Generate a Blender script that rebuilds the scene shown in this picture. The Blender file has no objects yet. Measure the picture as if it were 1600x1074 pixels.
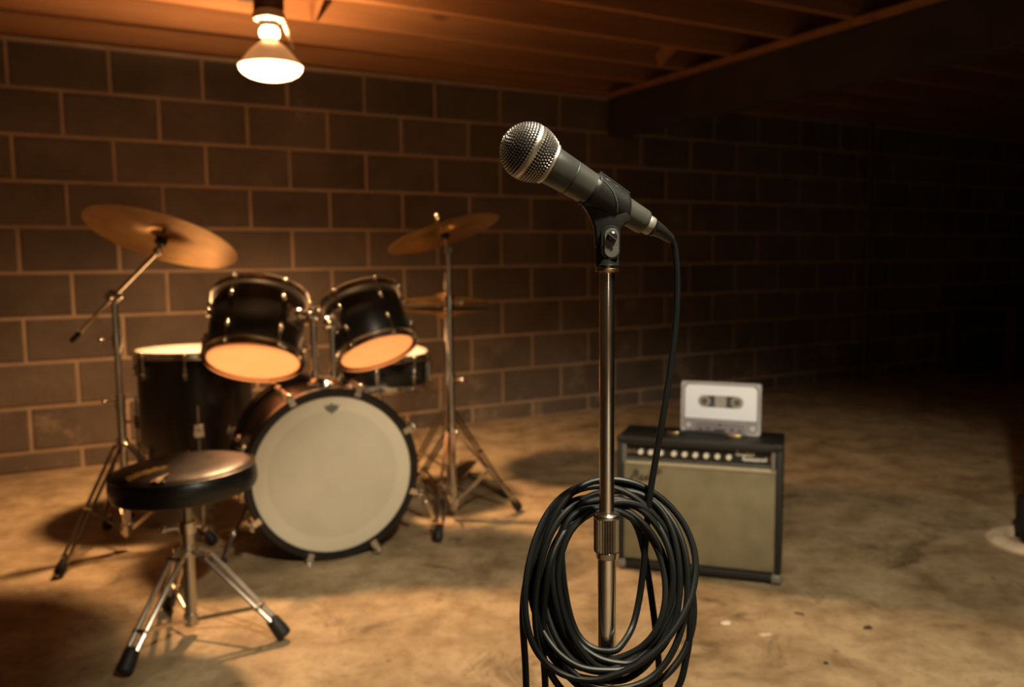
import bpy, bmesh, math, random
from mathutils import Vector, Matrix, Quaternion

random.seed(7)
scene = bpy.context.scene
COL = scene.collection
PI = math.pi

# ------------------------------------------------------------------ camera
F_PX = 1322.4
CAM = Vector((0, 0, 0.944))
_p, _r = 0.0974, -0.0103
FW = Vector((0, math.cos(_p), -math.sin(_p)))
_x = Vector((1, 0, 0)); _u = _x.cross(FW)
RT = _x * math.cos(_r) + _u * math.sin(_r)
UP = -_x * math.sin(_r) + _u * math.cos(_r)
cam_d = bpy.data.cameras.new('camera')
cam = bpy.data.objects.new('camera', cam_d); COL.objects.link(cam)
cam.matrix_world = Matrix(((RT.x, UP.x, -FW.x, CAM.x), (RT.y, UP.y, -FW.y, CAM.y), (RT.z, UP.z, -FW.z, CAM.z), (0, 0, 0, 1)))
cam_d.sensor_fit = 'HORIZONTAL'; cam_d.sensor_width = 36
cam_d.lens = 36 * F_PX / 1600
cam_d.clip_start = 0.02; cam_d.clip_end = 60
cam_d.dof.use_dof = True; cam_d.dof.focus_distance = 0.765; cam_d.dof.aperture_fstop = 5.8
scene.camera = cam

# ------------------------------------------------------------------ world, exposure
w = bpy.data.worlds.new('world'); scene.world = w; w.use_nodes = True
w.node_tree.nodes['Background'].inputs[0].default_value = (0.004, 0.006, 0.007, 1)
w.node_tree.nodes['Background'].inputs[1].default_value = 0.0
scene.view_settings.view_transform = 'Standard'; scene.view_settings.look = 'None'
scene.view_settings.gamma = 1; scene.view_settings.use_curve_mapping = False
scene.view_settings.exposure = 0.0
LAMP_GLOW = 16.0        # radiance of the ceiling bulb's face
LAMP_WATT = 215.0       # its downward beam
WORK_WATT = 195.0       # clamp work light on a joist above, right of the microphone
MIC_WATT = 17.0          # small clamp light added above the microphone, for its top highlight

def at(px, py, Y):      # a point of the place seen at that pixel, at distance Y
    D = RT * ((px - 800) / F_PX) - UP * ((py - 537) / F_PX) + FW
    return CAM + D * (Y / D.y)

# ------------------------------------------------------------------ wall frame
TH = 0.5054; WD = 4.3838
TV = Vector((math.cos(TH), math.sin(TH), 0)); NV = Vector((-math.sin(TH), math.cos(TH), 0))
def W(s, q, z):         # s along the block wall, q out from it, z up
    return TV * s + NV * (WD - q) + Vector((0, 0, z))

# ------------------------------------------------------------------ materials
MATS = {}
def mat(name, color, rough=0.5, metal=0.0, var=0.0, vscale=8.0, color2=None, bump=0.0, bscale=60.0, rvar=0.0, spec=None, coat=0.0, rnd=0.0):
    m = bpy.data.materials.new(name); m.use_nodes = True
    nt = m.node_tree; b = nt.nodes['Principled BSDF']; L = nt.links
    b.inputs['Roughness'].default_value = rough; b.inputs['Metallic'].default_value = metal
    if spec is not None: b.inputs['Specular IOR Level'].default_value = spec
    if coat: b.inputs['Coat Weight'].default_value = coat; b.inputs['Coat Roughness'].default_value = 0.12
    tc = nt.nodes.new('ShaderNodeTexCoord')
    c1 = (*color, 1)
    c2 = (*(color2 if color2 else [c * (1 - var) for c in color]), 1)
    n = nt.nodes.new('ShaderNodeTexNoise'); n.inputs['Scale'].default_value = vscale; n.inputs['Detail'].default_value = 6; n.inputs['Roughness'].default_value = 0.62
    L.new(tc.outputs['Object'], n.inputs['Vector'])
    rp = nt.nodes.new('ShaderNodeValToRGB'); rp.color_ramp.elements[0].position = 0.32; rp.color_ramp.elements[1].position = 0.68
    rp.color_ramp.elements[0].color = c2; rp.color_ramp.elements[1].color = c1
    L.new(n.outputs['Fac'], rp.inputs['Fac'])
    out = rp.outputs['Color']
    if rnd:
        oi = nt.nodes.new('ShaderNodeObjectInfo'); hv = nt.nodes.new('ShaderNodeHueSaturation')
        mr = nt.nodes.new('ShaderNodeMapRange'); mr.inputs[3].default_value = 1 - rnd; mr.inputs[4].default_value = 1 + rnd
        L.new(oi.outputs['Random'], mr.inputs[0]); L.new(mr.outputs[0], hv.inputs['Value']); L.new(out, hv.inputs['Color'])
        out = hv.outputs['Color']
    L.new(out, b.inputs['Base Color'])
    if rvar:
        mr = nt.nodes.new('ShaderNodeMapRange'); mr.inputs[3].default_value = rough - rvar; mr.inputs[4].default_value = rough + rvar
        L.new(n.outputs['Fac'], mr.inputs[0]); L.new(mr.outputs[0], b.inputs['Roughness'])
    if bump:
        n2 = nt.nodes.new('ShaderNodeTexNoise'); n2.inputs['Scale'].default_value = bscale; n2.inputs['Detail'].default_value = 5
        L.new(tc.outputs['Object'], n2.inputs['Vector'])
        bp = nt.nodes.new('ShaderNodeBump'); bp.inputs['Strength'].default_value = bump; bp.inputs['Distance'].default_value = 0.004
        L.new(n2.outputs['Fac'], bp.inputs['Height']); L.new(bp.outputs['Normal'], b.inputs['Normal'])
    MATS[name] = m
    return m

mat('mortar', (0.45, 0.33, 0.225), 0.9, var=0.3, vscale=5, bump=0.5, bscale=90)
mat('chrome', (0.80, 0.76, 0.70), 0.2, 1.0, var=0.12, vscale=30, rvar=0.05)
mat('stand_chrome', (0.86, 0.83, 0.77), 0.17, 1.0, var=0.1, vscale=40, rvar=0.03)
mat('stool_chrome', (0.66, 0.62, 0.55), 0.33, 1.0, var=0.15, vscale=40, rvar=0.04)
mat('dull_steel', (0.42, 0.38, 0.33), 0.3, 1.0, var=0.25, vscale=30, rvar=0.08)
mat('brass', (0.60, 0.45, 0.24), 0.3, 1.0, var=0.3, vscale=60)
mat('drum_wrap', (0.015, 0.014, 0.0125), 0.36, 0.0, color2=(0.022, 0.02, 0.017), vscale=14, rvar=0.05, coat=0.15)
mat('black_hoop', (0.010, 0.009, 0.009), 0.3, 0.0, var=0.3, vscale=20)
mat('shell_wood', (0.62, 0.40, 0.20), 0.6, 0.0, var=0.25, vscale=12)
mat('black_plastic', (0.008, 0.0085, 0.0085), 0.42, 0.0, spec=0.3, var=0.15, vscale=40, bump=0.12, bscale=900, rvar=0.05)
mat('gloss_plastic', (0.012, 0.013, 0.013), 0.26, 0.0, var=0.15, vscale=40)
mat('clip_grip', (0.09, 0.088, 0.08), 0.35, 0.0, var=0.2, vscale=90, bump=0.15, bscale=700)
mat('rubber', (0.010, 0.010, 0.010), 0.6, 0.0, var=0.2, vscale=30)
mat('cable_rubber', (0.006, 0.007, 0.007), 0.42, 0.0, spec=0.22, var=0.2, vscale=30, rvar=0.05)
mat('mic_body', (0.050, 0.054, 0.049), 0.33, 0.2, var=0.12, vscale=50, bump=0.08, bscale=1500, rvar=0.04)
mat('mic_seam', (0.01, 0.01, 0.01), 0.5)
mat('mic_mesh', (0.64, 0.60, 0.55), 0.45, 1.0, var=0.2, vscale=90)
mat('mic_band', (0.62, 0.58, 0.53), 0.4, 1.0, var=0.15, vscale=70)
mat('mic_foam', (0.006, 0.006, 0.006), 0.9)
mat('vinyl', (0.028, 0.02, 0.018), 0.36, 0.0, color2=(0.014, 0.011, 0.010), vscale=7, bump=0.25, bscale=30, rvar=0.12)
mat('vinyl_side', (0.011, 0.012, 0.012), 0.34, 0.0, var=0.3, vscale=9, bump=0.2, bscale=26, rvar=0.06)
mat('foam', (0.88, 0.62, 0.18), 0.9, var=0.35, vscale=70, bump=0.6, bscale=300)
mat('tolex', (0.011, 0.011, 0.0105), 0.5, 0.0, var=0.3, vscale=50, bump=0.35, bscale=700)
mat('panel_black', (0.02, 0.02, 0.018), 0.4, var=0.3, vscale=30)
mat('silver_trim', (0.30, 0.29, 0.26), 0.45, 0.6, var=0.25, vscale=40)
mat('piping', (0.48, 0.42, 0.30), 0.6, var=0.2, vscale=40)
mat('knob_cap', (0.86, 0.80, 0.68), 0.4, var=0.08, vscale=90)
mat('knob_skirt', (0.025, 0.025, 0.024), 0.35)
mat('logo_metal', (0.16, 0.13, 0.10), 0.4, 0.6, var=0.3, vscale=60)
mat('script_print', (0.8, 0.8, 0.74), 0.5, var=0.2, vscale=200)
mat('jewel', (0.25, 0.05, 0.03), 0.2)
mat('cassette_shell', (0.34, 0.32, 0.34), 0.25, 0.0, var=0.2, vscale=14)
mat('cassette_edge', (0.50, 0.48, 0.50), 0.25, 0.0, var=0.2, vscale=14)
mat('cassette_plate', (0.27, 0.245, 0.26), 0.35, var=0.2, vscale=14)
mat('cassette_label', (0.84, 0.89, 1.0), 0.55, var=0.02, vscale=10)
mat('cassette_window', (0.10, 0.10, 0.10), 0.18, var=0.4, vscale=25)
mat('cassette_hub', (0.36, 0.35, 0.34), 0.4, var=0.2, vscale=60)
mat('cassette_hub_core', (0.10, 0.085, 0.07), 0.5, var=0.2, vscale=60)
mat('screw_pale', (0.62, 0.60, 0.62), 0.4, 0.0, var=0.15, vscale=80)
mat('porcelain', (0.36, 0.31, 0.25), 0.3, var=0.05, vscale=20)
mat('box_steel', (0.06, 0.05, 0.045), 0.5, 0.6, var=0.4, vscale=25)
mat('cast_iron', (0.018, 0.018, 0.018), 0.6, 0.3, var=0.4, vscale=20, bump=0.3, bscale=80)
mat('pale_cement', (0.78, 0.62, 0.44), 0.9, var=0.3, vscale=25, bump=0.5, bscale=60)
mat('girder_wood', (0.045, 0.028, 0.018), 0.8, color2=(0.025, 0.016, 0.011), vscale=5, bump=0.3, bscale=40)
mat('bench_wood', (0.08, 0.048, 0.026), 0.7, var=0.4, vscale=9)
mat('pipe_steel', (0.10, 0.09, 0.075), 0.6, 0.3, var=0.3, vscale=20)
mat('reflector', (0.75, 0.74, 0.70), 0.3, 0.9, var=0.1, vscale=20)
mat('emblem_print', (0.17, 0.165, 0.14), 0.6, var=0.2, vscale=60)

def wood_mat(name, c1, c2, stretch, knots=True):
    m = bpy.data.materials.new(name); m.use_nodes = True
    nt = m.node_tree; b = nt.nodes['Principled BSDF']; L = nt.links
    b.inputs['Roughness'].default_value = 0.72
    tc = nt.nodes.new('ShaderNodeTexCoord'); mp = nt.nodes.new('ShaderNodeMapping'); mp.inputs['Scale'].default_value = stretch
    oi = nt.nodes.new('ShaderNodeObjectInfo'); ad = nt.nodes.new('ShaderNodeVectorMath'); ad.operation = 'ADD'
    mul = nt.nodes.new('ShaderNodeVectorMath'); mul.operation = 'SCALE'; mul.inputs['Scale'].default_value = 13.0
    cb = nt.nodes.new('ShaderNodeCombineXYZ')
    L.new(oi.outputs['Random'], cb.inputs[0]); L.new(oi.outputs['Random'], cb.inputs[1]); L.new(cb.outputs[0], mul.inputs[0])
    L.new(tc.outputs['Object'], ad.inputs[0]); L.new(mul.outputs[0], ad.inputs[1]); L.new(ad.outputs[0], mp.inputs[0])
    n = nt.nodes.new('ShaderNodeTexNoise'); n.inputs['Scale'].default_value = 3; n.inputs['Detail'].default_value = 8; n.inputs['Roughness'].default_value = 0.6; n.inputs['Distortion'].default_value = 0.6
    L.new(mp.outputs[0], n.inputs['Vector'])
    rp = nt.nodes.new('ShaderNodeValToRGB'); rp.color_ramp.elements[0].position = 0.3; rp.color_ramp.elements[1].position = 0.72
    rp.color_ramp.elements[0].color = (*c2, 1); rp.color_ramp.elements[1].color = (*c1, 1)
    L.new(n.outputs['Fac'], rp.inputs['Fac'])
    out = rp.outputs['Color']
    if knots:
        v = nt.nodes.new('ShaderNodeTexVoronoi'); v.inputs['Scale'].default_value = 2.3
        mp2 = nt.nodes.new('ShaderNodeMapping'); mp2.inputs['Scale'].default_value = (0.8, 2.0, 2.0)
        L.new(ad.outputs[0], mp2.inputs[0]); L.new(mp2.outputs[0], v.inputs['Vector'])
        r2 = nt.nodes.new('ShaderNodeValToRGB'); r2.color_ramp.elements[0].position = 0.03; r2.color_ramp.elements[1].position = 0.11
        r2.color_ramp.elements[0].color = (0.25, 0.18, 0.14, 1); r2.color_ramp.elements[1].color = (1, 1, 1, 1)
        L.new(v.outputs['Distance'], r2.inputs['Fac'])
        mx = nt.nodes.new('ShaderNodeMixRGB'); mx.blend_type = 'MULTIPLY'; mx.inputs[0].default_value = 0.8
        L.new(out, mx.inputs[1]); L.new(r2.outputs['Color'], mx.inputs[2]); out = mx.outputs[0]
    L.new(out, b.inputs['Base Color'])
    bp = nt.nodes.new('ShaderNodeBump'); bp.inputs['Strength'].default_value = 0.25; bp.inputs['Distance'].default_value = 0.003
    L.new(n.outputs['Fac'], bp.inputs['Height']); L.new(bp.outputs['Normal'], b.inputs['Normal'])
    MATS[name] = m
wood_mat('joist_wood', (0.36, 0.165, 0.06), (0.23, 0.098, 0.034), (0.35, 6, 6))
wood_mat('plank_wood', (0.16, 0.085, 0.04), (0.10, 0.05, 0.025), (0.4, 5, 5), knots=False)

def block_mat():
    m = bpy.data.materials.new('concrete_block'); m.use_nodes = True
    nt = m.node_tree; b = nt.nodes['Principled BSDF']; L = nt.links
    b.inputs['Roughness'].default_value = 0.88; b.inputs['Specular IOR Level'].default_value = 0.25
    tc = nt.nodes.new('ShaderNodeNewGeometry')
    n = nt.nodes.new('ShaderNodeTexNoise'); n.inputs['Scale'].default_value = 3.2; n.inputs['Detail'].default_value = 9; n.inputs['Roughness'].default_value = 0.68
    L.new(tc.outputs['Position'], n.inputs['Vector'])
    rp = nt.nodes.new('ShaderNodeValToRGB'); e = rp.color_ramp.elements
    e[0].position = 0.30; e[0].color = (0.092, 0.074, 0.058, 1); e[1].position = 0.66; e[1].color = (0.155, 0.122, 0.096, 1)
    x = e.new(0.80); x.color = (0.33, 0.26, 0.20, 1)
    L.new(n.outputs['Fac'], rp.inputs['Fac'])
    oi = nt.nodes.new('ShaderNodeObjectInfo'); mr = nt.nodes.new('ShaderNodeMapRange'); mr.inputs[3].default_value = 0.86; mr.inputs[4].default_value = 1.12
    hv = nt.nodes.new('ShaderNodeHueSaturation'); L.new(oi.outputs['Random'], mr.inputs[0]); L.new(mr.outputs[0], hv.inputs['Value']); L.new(rp.outputs['Color'], hv.inputs['Color'])
    # pale efflorescence low on the wall
    sp = nt.nodes.new('ShaderNodeSeparateXYZ'); L.new(tc.outputs['Position'], sp.inputs[0])
    hz = nt.nodes.new('ShaderNodeMapRange'); hz.inputs[1].default_value = 0.55; hz.inputs[2].default_value = 0.1; hz.inputs[3].default_value = 0; hz.inputs[4].default_value = 1
    L.new(sp.outputs['Z'], hz.inputs[0])
    n3 = nt.nodes.new('ShaderNodeTexNoise'); n3.inputs['Scale'].default_value = 5; n3.inputs['Detail'].default_value = 8; n3.inputs['Roughness'].default_value = 0.7
    L.new(tc.outputs['Position'], n3.inputs['Vector'])
    r3 = nt.nodes.new('ShaderNodeMapRange'); r3.inputs[1].default_value = 0.53; r3.inputs[2].default_value = 0.7; L.new(n3.outputs['Fac'], r3.inputs[0])
    mu = nt.nodes.new('ShaderNodeMath'); mu.operation = 'MULTIPLY'; L.new(hz.outputs[0], mu.inputs[0]); L.new(r3.outputs[0], mu.inputs[1])
    mx = nt.nodes.new('ShaderNodeMixRGB'); L.new(mu.outputs[0], mx.inputs[0]); L.new(hv.outputs['Color'], mx.inputs[1]); mx.inputs[2].default_value = (0.34, 0.26, 0.19, 1)
    L.new(mx.outputs[0], b.inputs['Base Color'])
    n2 = nt.nodes.new('ShaderNodeTexNoise'); n2.inputs['Scale'].default_value = 70; n2.inputs['Detail'].default_value = 6
    L.new(tc.outputs['Position'], n2.inputs['Vector'])
    bp = nt.nodes.new('ShaderNodeBump'); bp.inputs['Strength'].default_value = 0.6; bp.inputs['Distance'].default_value = 0.004
    L.new(n2.outputs['Fac'], bp.inputs['Height']); L.new(bp.outputs['Normal'], b.inputs['Normal'])
    MATS['concrete_block'] = m
block_mat()

def floor_mat():
    m = bpy.data.materials.new('concrete_floor'); m.use_nodes = True
    nt = m.node_tree; b = nt.nodes['Principled BSDF']; L = nt.links
    tc = nt.nodes.new('ShaderNodeTexCoord')
    def noise(s, d, r=0.6, dist=0.0):
        n = nt.nodes.new('ShaderNodeTexNoise'); n.inputs['Scale'].default_value = s; n.inputs['Detail'].default_value = d; n.inputs['Roughness'].default_value = r; n.inputs['Distortion'].default_value = dist
        L.new(tc.outputs['Object'], n.inputs['Vector']); return n
    def ramp(src, stops):
        rp = nt.nodes.new('ShaderNodeValToRGB'); e = rp.color_ramp.elements
        e[0].position, e[0].color = stops[0][0], (*stops[0][1], 1); e[1].position, e[1].color = stops[-1][0], (*stops[-1][1], 1)
        for p, c in stops[1:-1]: x = e.new(p); x.color = (*c, 1)
        L.new(src, rp.inputs['Fac']); return rp
    def mul(a, bb, f=1.0):
        mx = nt.nodes.new('ShaderNodeMixRGB'); mx.blend_type = 'MULTIPLY'; mx.inputs[0].default_value = f
        L.new(a, mx.inputs[1]); L.new(bb, mx.inputs[2]); return mx.outputs[0]
    n1 = noise(1.6, 8, 0.62, 0.4); n2 = noise(7, 8, 0.65, 0.3); n3 = noise(38, 5, 0.6); n4 = noise(3.1, 9, 0.72, 1.2)
    c = ramp(n1.outputs['Fac'], [(0.30, (0.29, 0.215, 0.125)), (0.52, (0.45, 0.345, 0.21)), (0.72, (0.56, 0.44, 0.275))]).outputs['Color']
    c = mul(c, ramp(n2.outputs['Fac'], [(0.34, (0.56, 0.51, 0.45)), (0.60, (1, 1, 1))]).outputs['Color'])
    c = mul(c, ramp(n3.outputs['Fac'], [(0.28, (0.78, 0.76, 0.72)), (0.5, (1, 1, 1))]).outputs['Color'])
    c = mul(c, ramp(n4.outputs['Fac'], [(0.31, (0.30, 0.26, 0.22)), (0.43, (1, 1, 1))]).outputs['Color'], 0.9)
    v = nt.nodes.new('ShaderNodeTexVoronoi'); v.inputs['Scale'].default_value = 6.5; v.inputs['Randomness'].default_value = 1
    L.new(tc.outputs['Object'], v.inputs['Vector'])
    c = mul(c, ramp(v.outputs['Distance'], [(0.03, (0.35, 0.28, 0.22)), (0.06, (1, 1, 1))]).outputs['Color'], 0.8)
    L.new(c, b.inputs['Base Color'])
    mr = nt.nodes.new('ShaderNodeMapRange'); mr.inputs[3].default_value = 0.5; mr.inputs[4].default_value = 0.85; L.new(n2.outputs['Fac'], mr.inputs[0]); L.new(mr.outputs[0], b.inputs['Roughness'])
    b.inputs['Specular IOR Level'].default_value = 0.3
    bp = nt.nodes.new('ShaderNodeBump'); bp.inputs['Strength'].default_value = 0.25; bp.inputs['Distance'].default_value = 0.004
    L.new(n3.outputs['Fac'], bp.inputs['Height']); L.new(bp.outputs['Normal'], b.inputs['Normal'])
    MATS['concrete_floor'] = m
floor_mat()

def plain_wall_mat():           # side walls: block courses in the material
    m = bpy.data.materials.new('block_wall_plain'); m.use_nodes = True
    nt = m.node_tree; b = nt.nodes['Principled BSDF']; L = nt.links
    tc = nt.nodes.new('ShaderNodeTexCoord'); sp = nt.nodes.new('ShaderNodeSeparateXYZ'); cb = nt.nodes.new('ShaderNodeCombineXYZ'); ad = nt.nodes.new('ShaderNodeMath')
    L.new(tc.outputs['Object'], sp.inputs[0]); L.new(sp.outputs['X'], ad.inputs[0]); L.new(sp.outputs['Y'], ad.inputs[1])
    L.new(ad.outputs[0], cb.inputs[0]); L.new(sp.outputs['Z'], cb.inputs[1])
    bk = nt.nodes.new('ShaderNodeTexBrick'); bk.inputs['Scale'].default_value = 1.0; bk.inputs['Brick Width'].default_value = 0.4064; bk.inputs['Row Height'].default_value = 0.2032
    bk.inputs['Mortar Size'].default_value = 0.008; bk.inputs['Color1'].default_value = (0.11, 0.085, 0.065, 1); bk.inputs['Color2'].default_value = (0.15, 0.115, 0.085, 1); bk.inputs['Mortar'].default_value = (0.33, 0.25, 0.18, 1)
    L.new(cb.outputs[0], bk.inputs['Vector']); L.new(bk.outputs['Color'], b.inputs['Base Color']); b.inputs['Roughness'].default_value = 0.9
    MATS['block_wall_plain'] = m
plain_wall_mat()

def cymbal_mat():
    m = bpy.data.materials.new('cymbal_bronze'); m.use_nodes = True
    nt = m.node_tree; b = nt.nodes['Principled BSDF']; L = nt.links
    b.inputs['Metallic'].default_value = 1; b.inputs['Roughness'].default_value = 0.34
    tc = nt.nodes.new('ShaderNodeTexCoord')
    n = nt.nodes.new('ShaderNodeTexNoise'); n.inputs['Scale'].default_value = 9; n.inputs['Detail'].default_value = 6
    L.new(tc.outputs['Object'], n.inputs['Vector'])
    rp = nt.nodes.new('ShaderNodeValToRGB'); rp.color_ramp.elements[0].position = 0.3; rp.color_ramp.elements[1].position = 0.7
    rp.color_ramp.elements[0].color = (0.27, 0.15, 0.048, 1); rp.color_ramp.elements[1].color = (0.45, 0.27, 0.09, 1)
    L.new(n.outputs['Fac'], rp.inputs['Fac']); L.new(rp.outputs['Color'], b.inputs['Base Color'])
    sp = nt.nodes.new('ShaderNodeSeparateXYZ'); cb = nt.nodes.new('ShaderNodeCombineXYZ'); ln = nt.nodes.new('ShaderNodeVectorMath'); ln.operation = 'LENGTH'
    L.new(tc.outputs['Object'], sp.inputs[0]); L.new(sp.outputs['X'], cb.inputs[0]); L.new(sp.outputs['Y'], cb.inputs[1]); L.new(cb.outputs[0], ln.inputs[0])
    mu = nt.nodes.new('ShaderNodeMath'); mu.operation = 'MULTIPLY'; mu.inputs[1].default_value = 900
    sn = nt.nodes.new('ShaderNodeMath'); sn.operation = 'SINE'
    L.new(ln.outputs['Value'], mu.inputs[0]); L.new(mu.outputs[0], sn.inputs[0])
    bp = nt.nodes.new('ShaderNodeBump'); bp.inputs['Strength'].default_value = 0.22; bp.inputs['Distance'].default_value = 0.001
    L.new(sn.outputs[0], bp.inputs['Height']); L.new(bp.outputs['Normal'], b.inputs['Normal'])
    MATS['cymbal_bronze'] = m
cymbal_mat()

def head_mat(name, col, transl, clear, rough=0.4, ring=None):
    m = bpy.data.materials.new(name); m.use_nodes = True
    nt = m.node_tree; L = nt.links; b = nt.nodes['Principled BSDF']; o = nt.nodes['Material Output']
    b.inputs['Base Color'].default_value = (*col, 1); b.inputs['Roughness'].default_value = rough
    tc = nt.nodes.new('ShaderNodeTexCoord')
    n = nt.nodes.new('ShaderNodeTexNoise'); n.inputs['Scale'].default_value = 10; n.inputs['Detail'].default_value = 5
    L.new(tc.outputs['Object'], n.inputs['Vector'])
    rp = nt.nodes.new('ShaderNodeValToRGB'); rp.color_ramp.elements[0].position = 0.3; rp.color_ramp.elements[1].position = 0.6
    rp.color_ramp.elements[0].color = (*[c * 0.93 for c in col], 1); rp.color_ramp.elements[1].color = (*col, 1)
    L.new(n.outputs['Fac'], rp.inputs['Fac'])
    out = rp.outputs['Color']
    if ring:
        sp = nt.nodes.new('ShaderNodeSeparateXYZ'); cb = nt.nodes.new('ShaderNodeCombineXYZ'); ln = nt.nodes.new('ShaderNodeVectorMath'); ln.operation = 'LENGTH'
        L.new(tc.outputs['Object'], sp.inputs[0]); L.new(sp.outputs['X'], cb.inputs[0]); L.new(sp.outputs['Y'], cb.inputs[1]); L.new(cb.outputs[0], ln.inputs[0])
        mr = nt.nodes.new('ShaderNodeMapRange'); mr.inputs[1].default_value = ring - 0.004; mr.inputs[2].default_value = ring + 0.004
        mr.inputs[3].default_value = 0.90; mr.inputs[4].default_value = 1.0
        L.new(ln.outputs['Value'], mr.inputs[0])
        hv = nt.nodes.new('ShaderNodeHueSaturation'); L.new(mr.outputs[0], hv.inputs['Value']); L.new(out, hv.inputs['Color']); out = hv.outputs['Color']
    L.new(out, b.inputs['Base Color'])
    sh = b.outputs[0]
    if transl:
        t = nt.nodes.new('ShaderNodeBsdfTranslucent'); L.new(out, t.inputs['Color'])
        mx = nt.nodes.new('ShaderNodeMixShader'); mx.inputs[0].default_value = transl
        L.new(sh, mx.inputs[1]); L.new(t.outputs[0], mx.inputs[2]); sh = mx.outputs[0]
    if clear:
        t = nt.nodes.new('ShaderNodeBsdfTransparent'); t.inputs['Color'].default_value = (1, 0.98, 0.95, 1)
        mx = nt.nodes.new('ShaderNodeMixShader'); mx.inputs[0].default_value = clear
        L.new(sh, mx.inputs[1]); L.new(t.outputs[0], mx.inputs[2]); sh = mx.outputs[0]
    L.new(sh, o.inputs['Surface']); MATS[name] = m
head_mat('head_clear', (0.8, 0.76, 0.7), 0.3, 0.8, 0.25)
head_mat('head_frosted', (0.37, 0.215, 0.13), 0.85, 0.0, 0.5)
head_mat('head_coated', (0.76, 0.68, 0.52), 0.0, 0.0, 0.6, ring=0.205)
head_mat('head_white', (0.80, 0.74, 0.66), 0.0, 0.0, 0.35)

def glow_mat(name, col, strength, base=(0.9, 0.85, 0.75), clear=0.0):
    m = bpy.data.materials.new(name); m.use_nodes = True
    b = m.node_tree.nodes['Principled BSDF']; nt = m.node_tree
    n = nt.nodes.new('ShaderNodeTexNoise'); n.inputs['Scale'].default_value = 40
    b.inputs['Base Color'].default_value = (*base, 1); b.inputs['Roughness'].default_value = 0.3
    b.inputs['Emission Color'].default_value = (*col, 1); b.inputs['Emission Strength'].default_value = strength
    if clear:
        tr = nt.nodes.new('ShaderNodeBsdfTransparent'); mx = nt.nodes.new('ShaderNodeMixShader'); mx.inputs[0].default_value = clear
        nt.links.new(b.outputs[0], mx.inputs[1]); nt.links.new(tr.outputs[0], mx.inputs[2]); nt.links.new(mx.outputs[0], nt.nodes['Material Output'].inputs['Surface'])
    MATS[name] = m
WARM = (1.0, 0.55, 0.25)
glow_mat('bulb_face', WARM, LAMP_GLOW)
glow_mat('bulb_neck', WARM, 14.0, clear=0.7)
glow_mat('bulb_shoulder', WARM, 0.8, base=(0.5, 0.42, 0.32))
glow_mat('bulb_bell', (1.0, 0.46, 0.16), 0.30, base=(0.45, 0.38, 0.3))
glow_mat('dim_face', (1.0, 0.8, 0.56), 8.0)  # glow of the added bulb at the near end
glow_mat('dim_neck', (1.0, 0.8, 0.56), 8.0, clear=0.75)
glow_mat('dim_shoulder', (1.0, 0.8, 0.56), 1.0)
glow_mat('dim_bell', (1.0, 0.8, 0.56), 0.5)
glow_mat('work_bulb', (1.0, 0.80, 0.55), 12.0)

def grille_mat():
    m = bpy.data.materials.new('grille_cloth'); m.use_nodes = True
    nt = m.node_tree; b = nt.nodes['Principled BSDF']; L = nt.links; b.inputs['Roughness'].default_value = 0.6
    tc = nt.nodes.new('ShaderNodeTexCoord')
    def wave(ax, s):
        wv = nt.nodes.new('ShaderNodeTexWave'); wv.bands_direction = ax; wv.inputs['Scale'].default_value = s; wv.inputs['Distortion'].default_value = 0.25; wv.inputs['Detail'].default_value = 1
        L.new(tc.outputs['Object'], wv.inputs['Vector']); return wv
    a = wave('X', 62); c = wave('Z', 62)
    mn = nt.nodes.new('ShaderNodeMath'); mn.operation = 'ADD'; L.new(a.outputs['Fac'], mn.inputs[0]); L.new(c.outputs['Fac'], mn.inputs[1])
    n = nt.nodes.new('ShaderNodeTexNoise'); n.inputs['Scale'].default_value = 14; n.inputs['Detail'].default_value = 5; L.new(tc.outputs['Object'], n.inputs['Vector'])
    ad = nt.nodes.new('ShaderNodeMath'); ad.operation = 'MULTIPLY_ADD'; L.new(mn.outputs[0], ad.inputs[0]); ad.inputs[1].default_value = 0.35; L.new(n.outputs['Fac'], ad.inputs[2])
    rp = nt.nodes.new('ShaderNodeValToRGB'); rp.color_ramp.elements[0].position = 0.35; rp.color_ramp.elements[1].position = 1.1
    rp.color_ramp.elements[0].color = (0.115, 0.098, 0.055, 1); rp.color_ramp.elements[1].color = (0.28, 0.24, 0.14, 1)
    L.new(ad.outputs[0], rp.inputs['Fac']); L.new(rp.outputs['Color'], b.inputs['Base Color'])
    bp = nt.nodes.new('ShaderNodeBump'); bp.inputs['Strength'].default_value = 0.5; bp.inputs['Distance'].default_value = 0.002
    L.new(mn.outputs[0], bp.inputs['Height']); L.new(bp.outputs['Normal'], b.inputs['Normal'])
    MATS['grille_cloth'] = m
grille_mat()

# ------------------------------------------------------------------ mesh helpers
def frame(ax):
    ax = Vector(ax).normalized()
    ref = Vector((0, 0, 1)) if abs(ax.z) < 0.9 else Vector((1, 0, 0))
    x = ref.cross(ax).normalized(); y = ax.cross(x)
    return x, y, ax

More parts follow.
